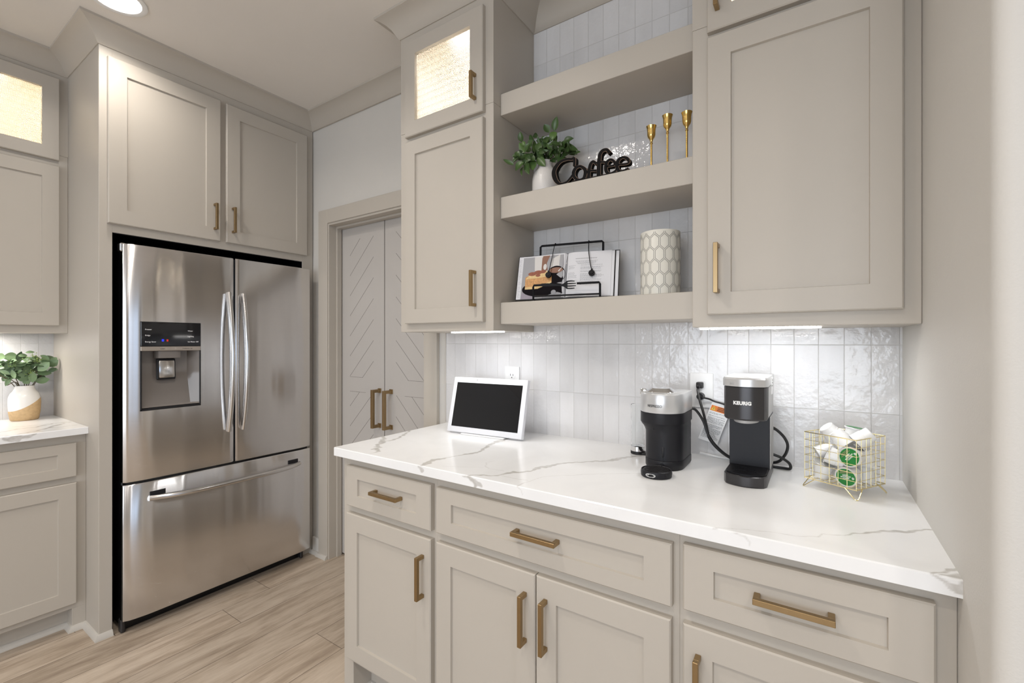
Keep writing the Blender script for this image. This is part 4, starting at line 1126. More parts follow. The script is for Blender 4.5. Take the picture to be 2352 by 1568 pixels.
bm = nb(); cyl(bm, (-0.329, 1.6435, 1.1145), (-0.329, 1.622, 1.1145), .0125, .011, 20); cyl(bm, (-0.329, 1.622, 1.1145), (-0.331, 1.616, 1.1145), .006, .005, 12); obj('plug', bm, 'rubber', c3)
# warning tag
Z = math.radians(-14)
def FW(u, d, v):
    bend = 0.010 * math.sin(v * 26)
    return (-0.2945 + u * 0.972 + v * 0.333, 1.636 - d - abs(bend) * 0.5, 1.093 - u * 0.234 + v * 0.943)
t = thing('warning_tag', 'white paper warning tag with orange heading hanging on the short cord', 'tag', (-0.27, 1.632, 1.05))
def sheet(bm, u0, u1, v0, v1, d0, d1, n=10):
    for i in range(n):
        a = v0 + (v1 - v0) * i / n; b = v0 + (v1 - v0) * (i + 1) / n
        q = [(u0, d1, a), (u1, d1, a), (u1, d1, b), (u0, d1, b)]; bm.faces.new([bm.verts.new(FW(*p)) for p in q])
        q = [(u0, d0, a), (u1, d0, a), (u1, d0, b), (u0, d0, b)]; bm.faces.new([bm.verts.new(FW(*p)) for p in q][::-1])
    for v in (v0, v1): bm.faces.new([bm.verts.new(FW(*p)) for p in ((u0, d0, v), (u1, d0, v), (u1, d1, v), (u0, d1, v))])
bm = nb(); sheet(bm, 0, 0.062, -0.128, 0.008, 0, 0.0005); bmesh.ops.remove_doubles(bm, verts=bm.verts, dist=1e-6); obj('paper', bm, 'white_plastic', t)
bm = nb(); sheet(bm, 0.0025, 0.0600, -0.022, -0.001, 0.0005, 0.0008, 4); obj('heading', bm, 'orange', t)
bm = nb(); bm.faces.new([bm.verts.new(FW(*p)) for p in ((0.004, 0.0012, -.0195), (0.019, 0.0012, -.0195), (0.0115, 0.0012, -.005))]); obj('symbol', bm, 'yellow', t)
bm = nb()
sheet(bm, 0.0110, 0.0122, -.0160, -.0095, 0.0013, 0.0015, 1)
for k in range(3): sheet(bm, 0.023, 0.056, -.008 - k * .005, -.006 - k * .005, 0.0010, 0.0012, 1)
rr = random.Random(5)
v = -0.027
while v > -0.122:
    if rr.random() < 0.10: v -= 0.0035; continue
    e = 0.0575 if rr.random() < .75 else rr.uniform(.03, .05)
    u = 0.0045
    while u < e - .004:
        l_ = rr.uniform(.003, .009); sheet(bm, u, min(u + l_, e), v - .0009, v, 0.0006, 0.0009, 1); u += l_ + .0012
    v -= 0.0034
obj('print', bm, 'ink', t)
# clear plastic bag / white cable on counter behind
bm = nb(); tube(bm, smooth_path([(-0.330, 1.632, 0.925), (-0.27, 1.628, 0.9185), (-0.20, 1.62, 0.9175)]), 0.0035, 8); tag(obj('white_cable', bm, 'white_plastic'), 'white cable lying along the wall between the two coffee makers', 'cable')

# ================================================================== WIRE BASKET AND PODS
BZ = math.radians(-30.5); BL, BW, BH0, BH1 = 0.124, 0.127, 0.938, 1.0595
t = thing('wire_basket', 'small square gold wire basket full of coffee pods on the counter', 'basket', (-0.029, 1.446, 0.914), BZ)
h0, h1 = BH0 - .914, BH1 - .914
bm = nb(); r = 0.0008; N = 6
for i in range(N + 1):
    a = BL * i / N; b = BW * i / N
    for y in (0, BW): tube(bm, [(a, y, h0 - .002), (a, y, h1)], r, 6)
    if 0 < i < N:
        for x in (0, BL): tube(bm, [(x, b, h0 - .002), (x, b, h1)], r, 6)
        tube(bm, [(a, 0, h0), (a, BW, h0)], r, 6); tube(bm, [(0, b, h0 - .001), (BL, b, h0 - .001)], r, 6)
    z = h0 + (h1 - h0) * i / N
    rr_ = 0.0014 if i in (0, N) else r
    tube(bm, [(0, 0, z), (BL, 0, z), (BL, BW, z), (0, BW, z)], rr_, 6, closed=False)
    tube(bm, [(0, BW, z), (0, 0, z)], rr_, 6)
obj('wire_frame', bm, 'gold_wire', t, local=True)
for x, y in ((0, 0), (BL, 0), (BL, BW), (0, BW)):
    sx = 1 if x == 0 else -1; sy = 1 if y == 0 else -1
    bm = nb(); tube(bm, smooth_path([(x + sx * .026, y, h0), (x + sx * .004, y - sy * .004, .005), (x - sx * .002, y - sy * .002, .0013), (x - sx * .004, y + sy * .004, .005), (x, y + sy * .026, h0)], 5), 0.0013, 6)
    obj('leg', bm, 'gold_wire', t, local=True)

PB = Matrix.Translation((-0.029, 1.446, 0.914)) @ Matrix.Rotation(BZ, 4, 'Z')
def pod(a, q, h, axis, label, roll=0.0, writing=False, dark=False, green=False):
    """pod centre in basket coordinates; axis points from narrow end to lid (basket coordinates)"""
    c = PB @ Vector((a, q, h)); ax = (PB.to_3x3() @ Vector(axis)).normalized()
    Q = ax.to_track_quat('Z', 'Y').to_matrix().to_4x4() @ Matrix.Rotation(roll, 4, 'Z')
    Mx = Matrix.Translation(c) @ Q @ Matrix.Translation((0, 0, -0.021))
    t = thing('coffee_pod', label, 'coffee pod', tuple(c), group='coffee pods in the wire basket')
    bm = nb(); lathe(bm, [(0.0165, 0.0), (0.0180, 0.0012), (0.0195, 0.016), (0.0205, 0.0165), (0.0222, 0.0395), (0.0250, 0.0400), (0.0250, 0.0415), (0.0005, 0.0415)], n=32, Mx=Mx)
    obj('cup', bm, 'white_plastic', t, smooth=30)
    bm = nb(); lathe(bm, [(0.0247, 0.0416), (0.0243, 0.0421), (0.0005, 0.0421)], n=32, Mx=Mx, mi=0); l_ = obj('lid', bm, 'charcoal' if dark else 'foil', t)
    if not (green or writing): return t
    bm = nb(); lathe(bm, [(0.0212, 0.0421), (0.0212, 0.0423), (0.0005, 0.0423)], n=32, Mx=Mx); obj('lid_print', bm, 'green_lid', l_)
    if writing:
        def Fq(u, d, v): return tuple(Mx @ Vector((u, v, 0.0423 + d)))
        text_part('lettering', 'GREEN\nMOUNTAIN\nCOFFEE', 0.0042, lambda u, d, v: Fq(u, d, v + .004), 'white_ink', l_, 0.00012, 0.0002, centre=True)
        text_part('lettering', 'D', 0.0065, lambda u, d, v: Fq(u + .0155, d, v - .005), 'white_ink', l_, 0.0004, 0.0002, centre=True)
        bm = nb()
        for k in range(3):
            box(bm, -.013 + k * .002, .013 - k * .002, -.0001, .0001, 0.010 + k * .0026, 0.0110 + k * .0026, F=lambda u, d, v: Fq(u, d + .0001, v))
        obj('stripes', bm, 'tan', l_)
    return t
pod(.027, .034, .048, (0.30, -.10, .95), 'white coffee pod standing at the lower left corner of the basket')
pod(.092, .033, .049, (.10, -.97, -.10), 'coffee pod with green lid facing out low at the front corner', 0.2, True)
pod(.094, .094, .048, (0.05, -.05, -1), 'white coffee pod upside down low at the right side of the basket')
pod(.035, .092, .048, (0, .1, 1), 'white coffee pod low at the back of the basket')
pod(.026, .050, .092, (-.55, -.5, -.4), 'white coffee pod lying on its side at the left, mid height in the basket')
pod(.062, .030, .086, (-.86, -.30, .35), 'white coffee pod with dark rim tilted at the middle of the basket', 0, False, True)
pod(.1015, .030, .097, (.10, -.97, .12), 'coffee pod with green lid facing out near the top front corner', 0.9, True)
pod(.098, .085, .092, (.0, .2, -1), 'white coffee pod upside down halfway up the right side')
pod(.050, .095, .093, (.2, .5, .8), 'white coffee pod in the middle layer at the back of the basket')
pod(.030, .066, .142, (.45, .45, -.75), 'white coffee pod sticking out at the top left of the pile')
pod(.064, .050, .133, (.62, .05, -.62), 'white coffee pod leaning beside the top left one, second in the pile')
pod(.104, .072, .141, (-.60, -.45, -.66), 'white coffee pod with its base up at the top right of the pile', 0, False, True)
pod(.066, .104, .138, (.1, .1, 1), 'coffee pod with green lid face up at the back of the pile', green=True)

# ================================================================== PLANTS
def leaf(bm, base, tip, W, nrm, tone, fold=0.18, curl=0.12, n=8, shape=0.85):
    lay = bm.verts.layers.float.get('tone') or bm.verts.layers.float.new('tone')
    b = Vector(base); e = Vector(tip); ax = e - b; L_ = ax.length; ax.normalize()
    nn = Vector(nrm); nn = (nn - ax * nn.dot(ax))
    if nn.length < 1e-4: nn = ax.orthogonal()
    nn.normalize(); sd = ax.cross(nn)
    rows = []
    for i in range(n + 1):
        q = i / n; w = W / 2 * (math.sin(PI * q ** shape) ** 0.8 if 0 < q < 1 else 0.02)
        c = b + ax * L_ * q + nn * (curl * L_ * (math.sin(PI * q) * .6 - q * q * .5))
        rows.append([c - sd * w + nn * w * fold * 1.6, c - sd * w * .5 + nn * w * fold * .5, c, c + sd * w * .5 + nn * w * fold * .5, c + sd * w + nn * w * fold * 1.6])
    V = [[bm.verts.new(p) for p in r_] for r_ in rows]
    for j, r_ in enumerate(V):
        for k, v in enumerate(r_): v[lay] = min(1, max(0, tone + (0.12 if k == 2 else 0) + (0.05 if k in (0, 4) else 0)))
    for A, B in zip(V, V[1:]):
        for k in range(4): bm.faces.new((A[k], A[k + 1], B[k + 1], B[k]))

# shelf plant
t = thing('potted_plant', 'small white ceramic vase with dark green leafy sprigs on the middle shelf', 'plant', (-0.868, 1.520, 1.845))
bm = nb(); lathe(bm, [(0.044, 0.0), (0.048, 0.006), (0.0500, 0.035), (0.0495, 0.075), (0.045, 0.098), (0.034, 0.113), (0.0275, 0.122), (0.0265, 0.138), (0.0275, 0.144), (0.0245, 0.144), (0.0235, 0.125), (0.03, 0.10), (0.0005, 0.02)], (-0.868, 1.520, 1.845), 44); obj('vase', bm, 'ceramic', t, smooth=60)
LS = [(-0.813, 2.081, -0.802, 2.133, 0.02),(-0.833, 2.081, -0.855, 2.118, 0.02),(-0.806, 2.077, -0.828, 2.048, 0.022),(-0.808, 2.067, -0.806, 2.026, 0.02),(-0.83, 2.048, -0.862, 2.063, 0.018),(-0.796, 2.03, -0.714, 1.985, 0.022),(-0.782, 2.001, -0.714, 1.976, 0.02),(-0.799, 2.017, -0.8, 1.975, 0.022),(-0.885, 2.018, -0.9, 2.07, 0.026),(-0.939, 2.031, -0.968, 2.076, 0.02),(-0.895, 1.99, -0.947, 2.026, 0.024),(-0.885, 1.999, -0.851, 1.959, 0.024),(-0.936, 1.993, -0.921, 1.943, 0.022),(-0.947, 1.995, -0.987, 1.972, 0.024),(-0.963, 2.021, -0.988, 2.045, 0.016),(-0.992, 1.996, -1.031, 2.017, 0.012),(-0.747, 2.011, -0.767, 2.046, 0.008),(-0.87, 2.028, -0.885, 2.082, 0.01),(-0.947, 1.979, -0.957, 1.946, 0.012),(-0.905, 1.992, -0.905, 1.953, 0.022),(-0.87, 2.058, -0.855, 2.074, 0.01),(-0.82, 2.029, -0.825, 1.983, 0.026),(-0.784, 1.987, -0.762, 1.977, 0.02),(-0.926, 2.054, -0.905, 2.071, 0.018),(-0.942, 2.058, -0.952, 2.078, 0.012),(-0.973, 2.023, -0.998, 2.013, 0.014),(-0.85, 2.023, -0.865, 1.988, 0.016)]
rg = random.Random(11)
bm = nb(); bs = nb()
def at_depth(x, z, y0, y):
    k = y / y0; return (x * k, y, 1.30 + (z - 1.30) * k)
for i, (a, b, c, d, w) in enumerate(LS):
    # leaves further left sit nearer the front so they stay clear of the cabinet side
    m_ = (a + c) / 2
    yb_ = 1.50 + (m_ + .86) * .42 + rg.uniform(-.012, .012)
    yt = yb_ - rg.uniform(.0, .018)
    B = at_depth(a, b, 1.49, yb_); T_ = at_depth(c, d, 1.49, yt)
    if T_[0] < -0.985: T_ = (-0.985, T_[1] - .02, T_[2])
    leaf(bm, B, T_, w * 1.35, (rg.uniform(-.5, .5), -1, rg.uniform(-.1, .7)), rg.uniform(.15, .75), curl=rg.uniform(-.1, .2))
for i in range(84):
    a = rg.choice([(-0.915, 1.475, 2.010), (-0.845, 1.51, 2.020), (-0.80, 1.52, 2.010), (-.88, 1.53, 2.03)])
    c = Vector(a) + Vector((rg.gauss(0, .022), rg.gauss(0, .018), rg.gauss(0, .022)))
    d = Vector((rg.uniform(-1, 1), rg.uniform(-.9, .6), rg.uniform(-.7, .9))).normalized() * rg.uniform(.028, .045)
    e = c + d
    e.x = max(e.x, -.985)
    leaf(bm, c, e, rg.uniform(.018, .028), (rg.uniform(-.6, .6), -1, rg.uniform(-.2, .8)), rg.uniform(0, .4))
for a in ((-0.93, 1.48, 2.02), (-0.90, 1.49, 2.05), (-0.82, 1.51, 2.075), (-0.80, 1.52, 2.02), (-0.86, 1.50, 2.03), (-0.95, 1.47, 2.0)):
    tube(bs, smooth_path([(-0.868, 1.52, 1.95), (-0.868 + (a[0] + .868) * .4, 1.52, 1.995), a], 4), .0016, 6)
obj('foliage', bm, 'leaf_dark', t, smooth=60, recalc=False); obj('stems', bs, 'stem', t)

# two-tone vase with eucalyptus at the far left
t = thing('vase_with_greenery', 'two-tone white and tan ceramic vase of green eucalyptus at the far left', 'plant', (-3.250, 0.522, 0.914))
VP = [(0.0005, 0.0), (0.046, 0.0), (0.0500, 0.004), (0.0555, 0.040), (0.0575, 0.085), (0.0560, 0.112), (0.0500, 0.130), (0.0410, 0.143), (0.0360, 0.155), (0.0345, 0.166), (0.0340, 0.169), (0.0315, 0.169), (0.0325, 0.155), (0.0300, 0.10), (0.0005, 0.05)]
bm = nb(); lathe(bm, VP, (-3.250, 0.522, 0.914), 56, cap0=False); vo = obj('vase', bm, 'vase2', t, smooth=60)
LL = [(0.481, 1.188, 0.538, 1.205, 0.037),(0.454, 1.231, 0.502, 1.223, 0.037),(0.5, 1.23, 0.532, 1.232, 0.017),(0.494, 1.133, 0.541, 1.116, 0.039),(0.55, 1.095, 0.55, 1.152, 0.028),(0.558, 1.1, 0.611, 1.108, 0.034),(0.562, 1.141, 0.619, 1.138, 0.028),(0.568, 1.152, 0.611, 1.195, 0.037),(0.606, 1.174, 0.648, 1.205, 0.037),(0.615, 1.197, 0.645, 1.218, 0.023),(0.606, 1.156, 0.643, 1.157, 0.02),(0.441, 1.162, 0.474, 1.14, 0.017),(0.475, 1.126, 0.458, 1.085, 0.017),(0.426, 1.232, 0.458, 1.223, 0.031),(0.46, 1.164, 0.475, 1.211, 0.02),(0.524, 1.244, 0.558, 1.248, 0.014),(0.579, 1.231, 0.61, 1.206, 0.02),(0.518, 1.115, 0.538, 1.09, 0.025),(0.422, 1.191, 0.452, 1.203, 0.025),(0.479, 1.163, 0.49, 1.117, 0.017),(0.408, 1.216, 0.437, 1.24, 0.031),(0.404, 1.172, 0.43, 1.154, 0.028)]
bm = nb(); bs = nb()
for a, b, c, d, w in LL:
    X = -3.21 + rg.uniform(-.015, .02); k = X / -3.25
    sy = min
    B = (X, a * k, 1.30 + (b - 1.30) * k); X2 = X + rg.uniform(0, .02); k2 = X2 / -3.25; T_ = (X2, min(c * k2, .632), 1.30 + (d - 1.30) * k2)
    leaf(bm, B, T_, w * 1.1, (1, rg.uniform(-.4, .1), rg.uniform(0, .7)), rg.uniform(.35, .95), fold=.1, curl=rg.uniform(-.1, .2), shape=.95)
for i in range(95):
    th = rg.uniform(0, 2 * PI); r_ = math.sqrt(rg.random())
    c = Vector((-3.25 + rg.uniform(-.05, .04), 0.512 + .095 * r_ * math.cos(th), 1.165 + .055 * r_ * math.sin(th)))
    d = Vector((rg.uniform(-.4, .8), rg.uniform(-1, 1), rg.uniform(-.6, .7))).normalized() * rg.uniform(.035, .055)
    e = c + d; e.y = min(e.y, .630); e.x = max(e.x, -3.325)
    leaf(bm, c, e, rg.uniform(.018, .032), (1, rg.uniform(-.5, .5), rg.uniform(-.2, .9)), rg.uniform(0, .5), fold=.1, shape=.95)
for a in [(-3.23, .45, 1.13), (-3.23, .47, 1.17), (-3.22, .52, 1.16), (-3.22, .56, 1.15), (-3.23, .60, 1.15), (-3.24, .61, 1.18), (-3.22, .46, 1.09), (-3.25, .54, 1.2), (-3.24, .42, 1.16)]:
    tube(bs, smooth_path([(-3.25, 0.522 + (a[1] - .522) * .1, 1.03), (-3.245, .522 + (a[1] - .522) * .45, 1.10), a], 5), .0017, 6)
obj('foliage', bm, 'leaf_euc', t, smooth=60, recalc=False); obj('stems', bs, 'stem', t)
bb = nb()
for c in ((-3.20, .545, 1.222), (-3.20, .528, 1.155), (-3.21, .56, 1.21), (-3.21, .47, 1.19)):
    for i in range(34):
        p = Vector(c) + Vector((rg.gauss(0, .008), rg.gauss(0, .013), rg.gauss(0, .010)))
        bmesh.ops.create_icosphere(bb, subdivisions=1, radius=rg.uniform(.0013, .0026), matrix=Matrix.Translation(p))
M['bud'] = simple('yellow_green_bud', (0.22, 0.32, 0.07), 0.5)
bo = obj('seed_clusters', bb, 'bud', t); bo['kind'] = 'stuff'

# ================================================================== SHELF OBJECTS
CF = {'C': [(-0.7045, 1.912, 0.0080), (-0.7035, 1.927, 0.0080), (-0.705, 1.938, 0.0085), (-0.716, 1.938, 0.0072), (-0.731, 1.941, 0.0068), (-0.756, 1.939, 0.0087), (-0.775, 1.926, 0.0125), (-0.785, 1.908, 0.0151), (-0.782, 1.887, 0.0151), (-0.772, 1.869, 0.0114), (-0.756, 1.859, 0.0064), (-0.735, 1.861, 0.0057), (-0.721, 1.871, 0.0057), (-0.710, 1.882, 0.0068)],
 'o': [(-0.681, 1.906, 0.0068), (-0.697, 1.904, 0.0098), (-0.707, 1.89, 0.0114), (-0.704, 1.873, 0.0095), (-0.689, 1.86, 0.0068), (-0.671, 1.86, 0.0087), (-0.663, 1.873, 0.0114), (-0.664, 1.891, 0.0106), (-0.681, 1.906, 0.0068)],
 'f1': [(-0.622, 1.901, 0.0083), (-0.633, 1.911, 0.0076), (-0.642, 1.906, 0.0095), (-0.647, 1.891, 0.0102), (-0.649, 1.876, 0.0102), (-0.651, 1.850, 0.0102)],
 'f1b': [(-0.662, 1.883, 0.0049), (-0.643, 1.882, 0.0049), (-0.622, 1.878, 0.0064)],
 'f2': [(-0.575, 1.927, 0.0106), (-0.585, 1.94, 0.0083), (-0.6, 1.94, 0.0095), (-0.609, 1.929, 0.0114), (-0.612, 1.911, 0.0121), (-0.613, 1.892, 0.0121), (-0.614, 1.850, 0.0121)],
 'f2b': [(-0.627, 1.904, 0.0049), (-0.608, 1.904, 0.0049), (-0.59, 1.9, 0.0057)],
 'e1': [(-0.584, 1.884, 0.0049), (-0.559, 1.883, 0.0049), (-0.56, 1.896, 0.0068), (-0.572, 1.904, 0.0064), (-0.584, 1.898, 0.0095), (-0.588, 1.882, 0.0114), (-0.585, 1.866, 0.0095), (-0.573, 1.858, 0.0061), (-0.558, 1.861, 0.0057), (-0.551, 1.867, 0.0049)],
 'e2': [(-0.544, 1.881, 0.0049), (-0.511, 1.879, 0.0049), (-0.513, 1.893, 0.0087), (-0.528, 1.902, 0.0064), (-0.543, 1.897, 0.0095), (-0.549, 1.882, 0.0114), (-0.546, 1.866, 0.0095), (-0.536, 1.858, 0.0057), (-0.522, 1.859, 0.0049), (-0.511, 1.862, 0.0049)],
 'j1': [(-0.716, 1.856, 0.006), (-0.700, 1.856, 0.009), (-0.665, 1.855, 0.009), (-0.60, 1.855, 0.008), (-0.53, 1.855, 0.007)],
 'j0': [(-0.775, 1.8495, 0.0085), (-0.64, 1.8495, 0.0085), (-0.515, 1.8495, 0.0085)],
 'j2': [(-0.664, 1.885, 0.007), (-0.652, 1.878, 0.006)], 'j3': [(-0.592, 1.90, 0.006), (-0.582, 1.897, 0.006)], 'j4': [(-0.556, 1.890, 0.007), (-0.546, 1.888, 0.007)], 'j5': [(-0.712, 1.886, .006), (-0.704, 1.889, .006)]}
t = thing('coffee_sign', 'black script sign spelling Coffee standing beside the leafy plant', 'sign', (-0.65, 1.44, 1.845))
bf = nb(); be = nb(); bk = nb()
FS = lambda u, d, z: (u, 1.440 - d, z)
for i, (k_, p_) in enumerate(CF.items()):
    e = i * 0.00004
    ribbon(bf, p_, 0.0025, 0.0040 + e, FS, 0.0004); ribbon(be, p_, 0.0012, 0.0026 + e, FS, 0.0013); ribbon(bk, p_, -0.018, 0.0013 + e, FS, 0.0011)
s_ = obj('letter_face', bf, 'sign', t); obj('letter_edge', be, 'tan', t); obj('letter_body', bk, 'sign', t)

for x, top, lab in ((-0.464, 2.022, 'brass candlestick beside the coffee sign, leftmost and shortest of three'), (-0.411, 2.044, 'brass candlestick standing in the middle of the three'), (-0.350, 2.037, 'brass candlestick nearest the right wall cabinet, partly hidden')):
    y = 1.530; z0 = 1.845
    t = thing('candlestick', lab, 'candlestick', (x, y, z0), group='brass candlesticks on the middle shelf')
    bm = nb(); lathe(bm, [(0.0005, 0), (0.030, 0), (0.031, 0.003), (0.020, 0.007), (0.006, 0.012), (0.0035, 0.020)], (x, y, z0), 32, cap0=False); obj('base', bm, 'gold', t)
    H_ = top - z0
    bm = nb(); cyl(bm, (x, y, z0 + .015), (x, y, z0 + H_ - .045), 0.0032, n=14); obj('stem', bm, 'gold', t)
    bm = nb(); lathe(bm, [(0.0032, -.060), (0.0050, -.0585), (0.0050, -.0565), (0.0034, -.055), (0.0042, -.050), (0.0062, -.044), (0.0115, -.037), (0.0134, -.030), (0.0136, -.018), (0.0145, -.008), (0.0172, 0), (0.0160, 0.0002), (0.0120, -.008), (0.0108, -.018), (0.0105, -.030), (0.0005, -.036)], (x, y, z0 + H_), 32); obj('cup', bm, 'gold', t, smooth=60)

# patterned cylinder
cx, cy, rc = -0.436, 1.535, 0.0635
t = thing('patterned_cylinder', 'cream cylinder lantern pierced with a dotted hexagon pattern on lowest shelf', 'candle holder', (cx, cy, 1.447))
bm = nb(); lathe(bm, [(rc, 0.0), (rc, 0.212), (rc - .001, 0.2135), (rc - .003, 0.2135), (rc - .003, 0.002), (0.0005, 0.002)], (cx, cy, 1.447), 72); obj('sleeve', bm, 'lampshade', t)
bm = nb(); ncol = 13; wa = 2 * PI * rc / ncol
row = 0
z = 1.447 + 0.012
while z < 1.447 + 0.225:
    for c in range(ncol):
        u0 = (c + (0.5 if row % 2 else 0)) * wa
        hw, h_, H_ = wa / 2 * .84, .0125, .0245
        P = [(0, H_), (hw, h_), (hw, -h_), (0, -H_), (-hw, -h_), (-hw, h_)]
        for (ax, az), (bx, bz) in zip(P, P[1:] + P[:1]):
            l_ = math.hypot(bx - ax, bz - az); n_ = max(2, int(round(l_ / .0030)))
            for k in range(n_):
                u = u0 + ax + (bx - ax) * k / n_; zz = z + az + (bz - az) * k / n_
                if not (1.450 < zz < 1.447 + .208): continue
                a0 = u / rc
                vs = []
                for j in range(5):
                    aa = 2 * PI * j / 5; ang = a0 + .00115 * math.cos(aa) / rc
                    vs.append(bm.verts.new((cx + (rc + .0003) * math.sin(ang), cy - (rc + .0003) * math.cos(ang), zz + .00115 * math.sin(aa))))
                bm.faces.new(vs)
    z += 0.0405; row += 1
obj('pierced_pattern', bm, 'black', t, recalc=False)

# cookbook and stand
SR = math.radians(11.7); SO = (-0.77, 1.50, 1.447)
t = thing('cookbook_stand', 'black wire cookbook stand with fork ornament and hanging page weights', 'book stand', SO, SR)
bm = nb()
tube(bm, [(-.118, .050, .0035), (-.118, .062, .205), (-.118, .0625, .220), (-.113, .063, .225), (.121, .063, .225), (.126, .0625, .220), (.126, .062, .205), (.126, .050, .0035)], .0042, 8)
for y in (-.030, .0, .03): tube(bm, [(-.113, y, .007), (.134, y, .007)], .003, 8)
tube(bm, [(-.113, -.036, .0035), (-.113, .050, .0035)], .0035, 8); tube(bm, [(.134, -.036, .0035), (.126, .050, .0035)], .0035, 8)
tube(bm, [(-.113, -.037, .0035), (-.113, -.038, .054), (-.110, -.038, .060), (-.085, -.038, .060)], .004, 8)
tube(bm, [(.134, -.037, .0035), (.134, -.038, .054), (.131, -.038, .060), (.052, -.038, .060)], .004, 8)
tube(bm, [(-.113, -.037, .020), (.134, -.037, .020)], .003, 8)
obj('wire_frame', bm, 'black_metal', t, local=True)
FG = lambda u, d, z: (u, -.038 - d, z)
bm = nb()
ribbon(bm, [(-.092, .060, .006), (-.070, .060, .011), (-.045, .059, .010), (-.020, .057, .007), (-.002, .056, .008), (.008, .056, .018), (.014, .056, .027), (.017, .056, .028)], -.002, .0022, FG)
for k in range(4):
    zz = .056 + (k - 1.5) * .0083
    ribbon(bm, [(.014, zz, .0042), (.030, zz + (k - 1.5) * .0006, .0040), (.048 if k in (1, 2) else .043, zz, .0026)], -.0016, .0018, FG)
obj('fork_ornament', bm, 'black_metal', t, local=True)
th = math.radians(14.3)
FB = lambda u, n_, s: (u, .012 - n_ * math.cos(th) + s * math.sin(th), .012 + s * math.cos(th) + n_ * math.sin(th))
for x0_, x1_, s_ in ((-.057, -.070, .088), (.073, .094, .086)):
    bm = nb(); tube(bm, smooth_path([(x0_, .067, .226), (x0_, .060, .2305), (x0_ * 1.02, .052, .222), FB(x0_ + (x1_ - x0_) * .3, .022, .165), FB(x0_ + (x1_ - x0_) * .7, .024, .12), FB(x1_, .024, s_ + .012)], 5), .0015, 6)
    c = FB(x1_, .0215, s_); e = FB(x1_, .0275, s_)
    cyl(bm, c, e, .0115, .0110, 24); cyl(bm, e, FB(x1_, .0295, s_), .007, .006, 20); cyl(bm, FB(x1_, .024, s_ + .008), FB(x1_, .024, s_ + .016), .004, .003, 10)
    obj('page_weight', bm, 'black_metal', t, local=True)

t = thing('cookbook', 'open cookbook with cake photograph and recipe page resting on the black stand', 'book', SO, SR)
SH = .176
def pg(u):   # page surface height above the cover plane
    if u < -.004: q = (u + .204) / .2; return .006 + .010 * math.sin(min(1, q) * PI * .5) ** 3 - (.012 * max(0, (q - .93) / .07) ** 2)
    q = (u + .004) / .165; return .006 + .013 * (1 - math.exp(-q * 14)) * (1 - .55 * q) if q > 0 else .004
bm = nb(); box(bm, -.204, .189, 0, .003, -.002, SH + .004, .0006, 1, lambda u, n_, s: FB(u, n_, s)); obj('cover', bm, 'black', t, local=True)
def strip(bm, u0, u1, s0, s1, dn, nn=24, thick=True):
    A = []; 
    for i in range(nn + 1):
        u = u0 + (u1 - u0) * i / nn
        A.append([bm.verts.new(FB(u, .003, s0)), bm.verts.new(FB(u, pg(u) + dn, s0)), bm.verts.new(FB(u, pg(u) + dn, s1)), bm.verts.new(FB(u, .003, s1))])
    for a, b in zip(A, A[1:]):
        for k in range(3): bm.faces.new((a[k], a[k + 1], b[k + 1], b[k]))
    bm.faces.new(A[0]); bm.faces.new(A[-1])
bm = nb(); strip(bm, -.200, -.005, .001, SH, 0); strip(bm, -.003, .162, .001, SH, 0)
box(bm, .162, .172, .003, .0105, .001, SH - .001, 0, 1, FB); box(bm, .176, .187, .003, .0045, .001, SH, 0, 1, FB)
obj('pages', bm, 'paper', t, local=True)
def flat(bm, poly, dn, mi):
    c = (sum(p[0] for p in poly) / len(poly), sum(p[1] for p in poly) / len(poly))
    def P_(p): u = -.204 + .200 * p[0]; u = min(u, -.0052); return FB(u, pg(u) + dn, .001 + (SH - .001) * p[1])
    vs = [bm.verts.new(P_(p)) for p in poly]; cv = bm.verts.new(P_(c))
    for i in range(len(vs)): bm.faces.new((cv, vs[i], vs[(i + 1) % len(vs)])).material_index = mi
def ell(cx_, cy_, rx, ry, n=28, a0=0, a1=2 * PI): return [(cx_ + rx * math.cos(a0 + (a1 - a0) * i / n), cy_ + ry * math.sin(a0 + (a1 - a0) * i / n)) for i in range(n)]
M['ph_grey'] = simple('print_grey', (0.34, 0.34, 0.36), 0.5); M['ph_light'] = simple('print_light', (0.66, 0.64, 0.62), 0.5)
M['ph_cake'] = simple('print_cake', (0.58, 0.30, 0.11), 0.5, var=0.5, vscale=170); M['ph_cream'] = simple('print_icing', (0.72, 0.52, 0.24), 0.5, var=0.25, vscale=120)
M['ph_nut'] = simple('print_pecan', (0.27, 0.07, 0.03), 0.5, var=0.4, vscale=140); M['ph_dark'] = simple('print_dark', (0.012, 0.010, 0.012), 0.8, spec=0.05)
M['ph_coffee'] = simple('print_coffee', (0.20, 0.07, 0.03), 0.4); M['ph_mauve'] = simple('print_mauve', (0.30, 0.27, 0.32), 0.5)
bm = nb()
def rect(a, b, c, d, n=12): return [(a + (b - a) * i / n, c) for i in range(n)] + [(b, c), (b, d)] + [(b - (b - a) * i / n, d) for i in range(1, n)] + [(a, d)]
for i in range(12):
    a = .11 + .89 * i / 12; flat(bm, [(a, .0), (a + .89 / 12, .0), (a + .89 / 12, .975), (a, .975)], .0002, 0)
flat(bm, [(.11, .0), (.40, .0), (.30, .16), (.14, .20)], .0005, 7); flat(bm, [(.55, .0), (1, .0), (1, .36), (.78, .40), (.60, .2)], .0004, 7)
flat(bm, [(.36, .66), (.34, .97), (.56, .985), (.50, .62), (.40, .60)], .0005, 1)
flat(bm, [(.50, .62), (.50, .98), (.66, .98), (.60, .80), (.63, .64)], .0006, 6); flat(bm, ell(.57, .72, .035, .07), .0008, 1)
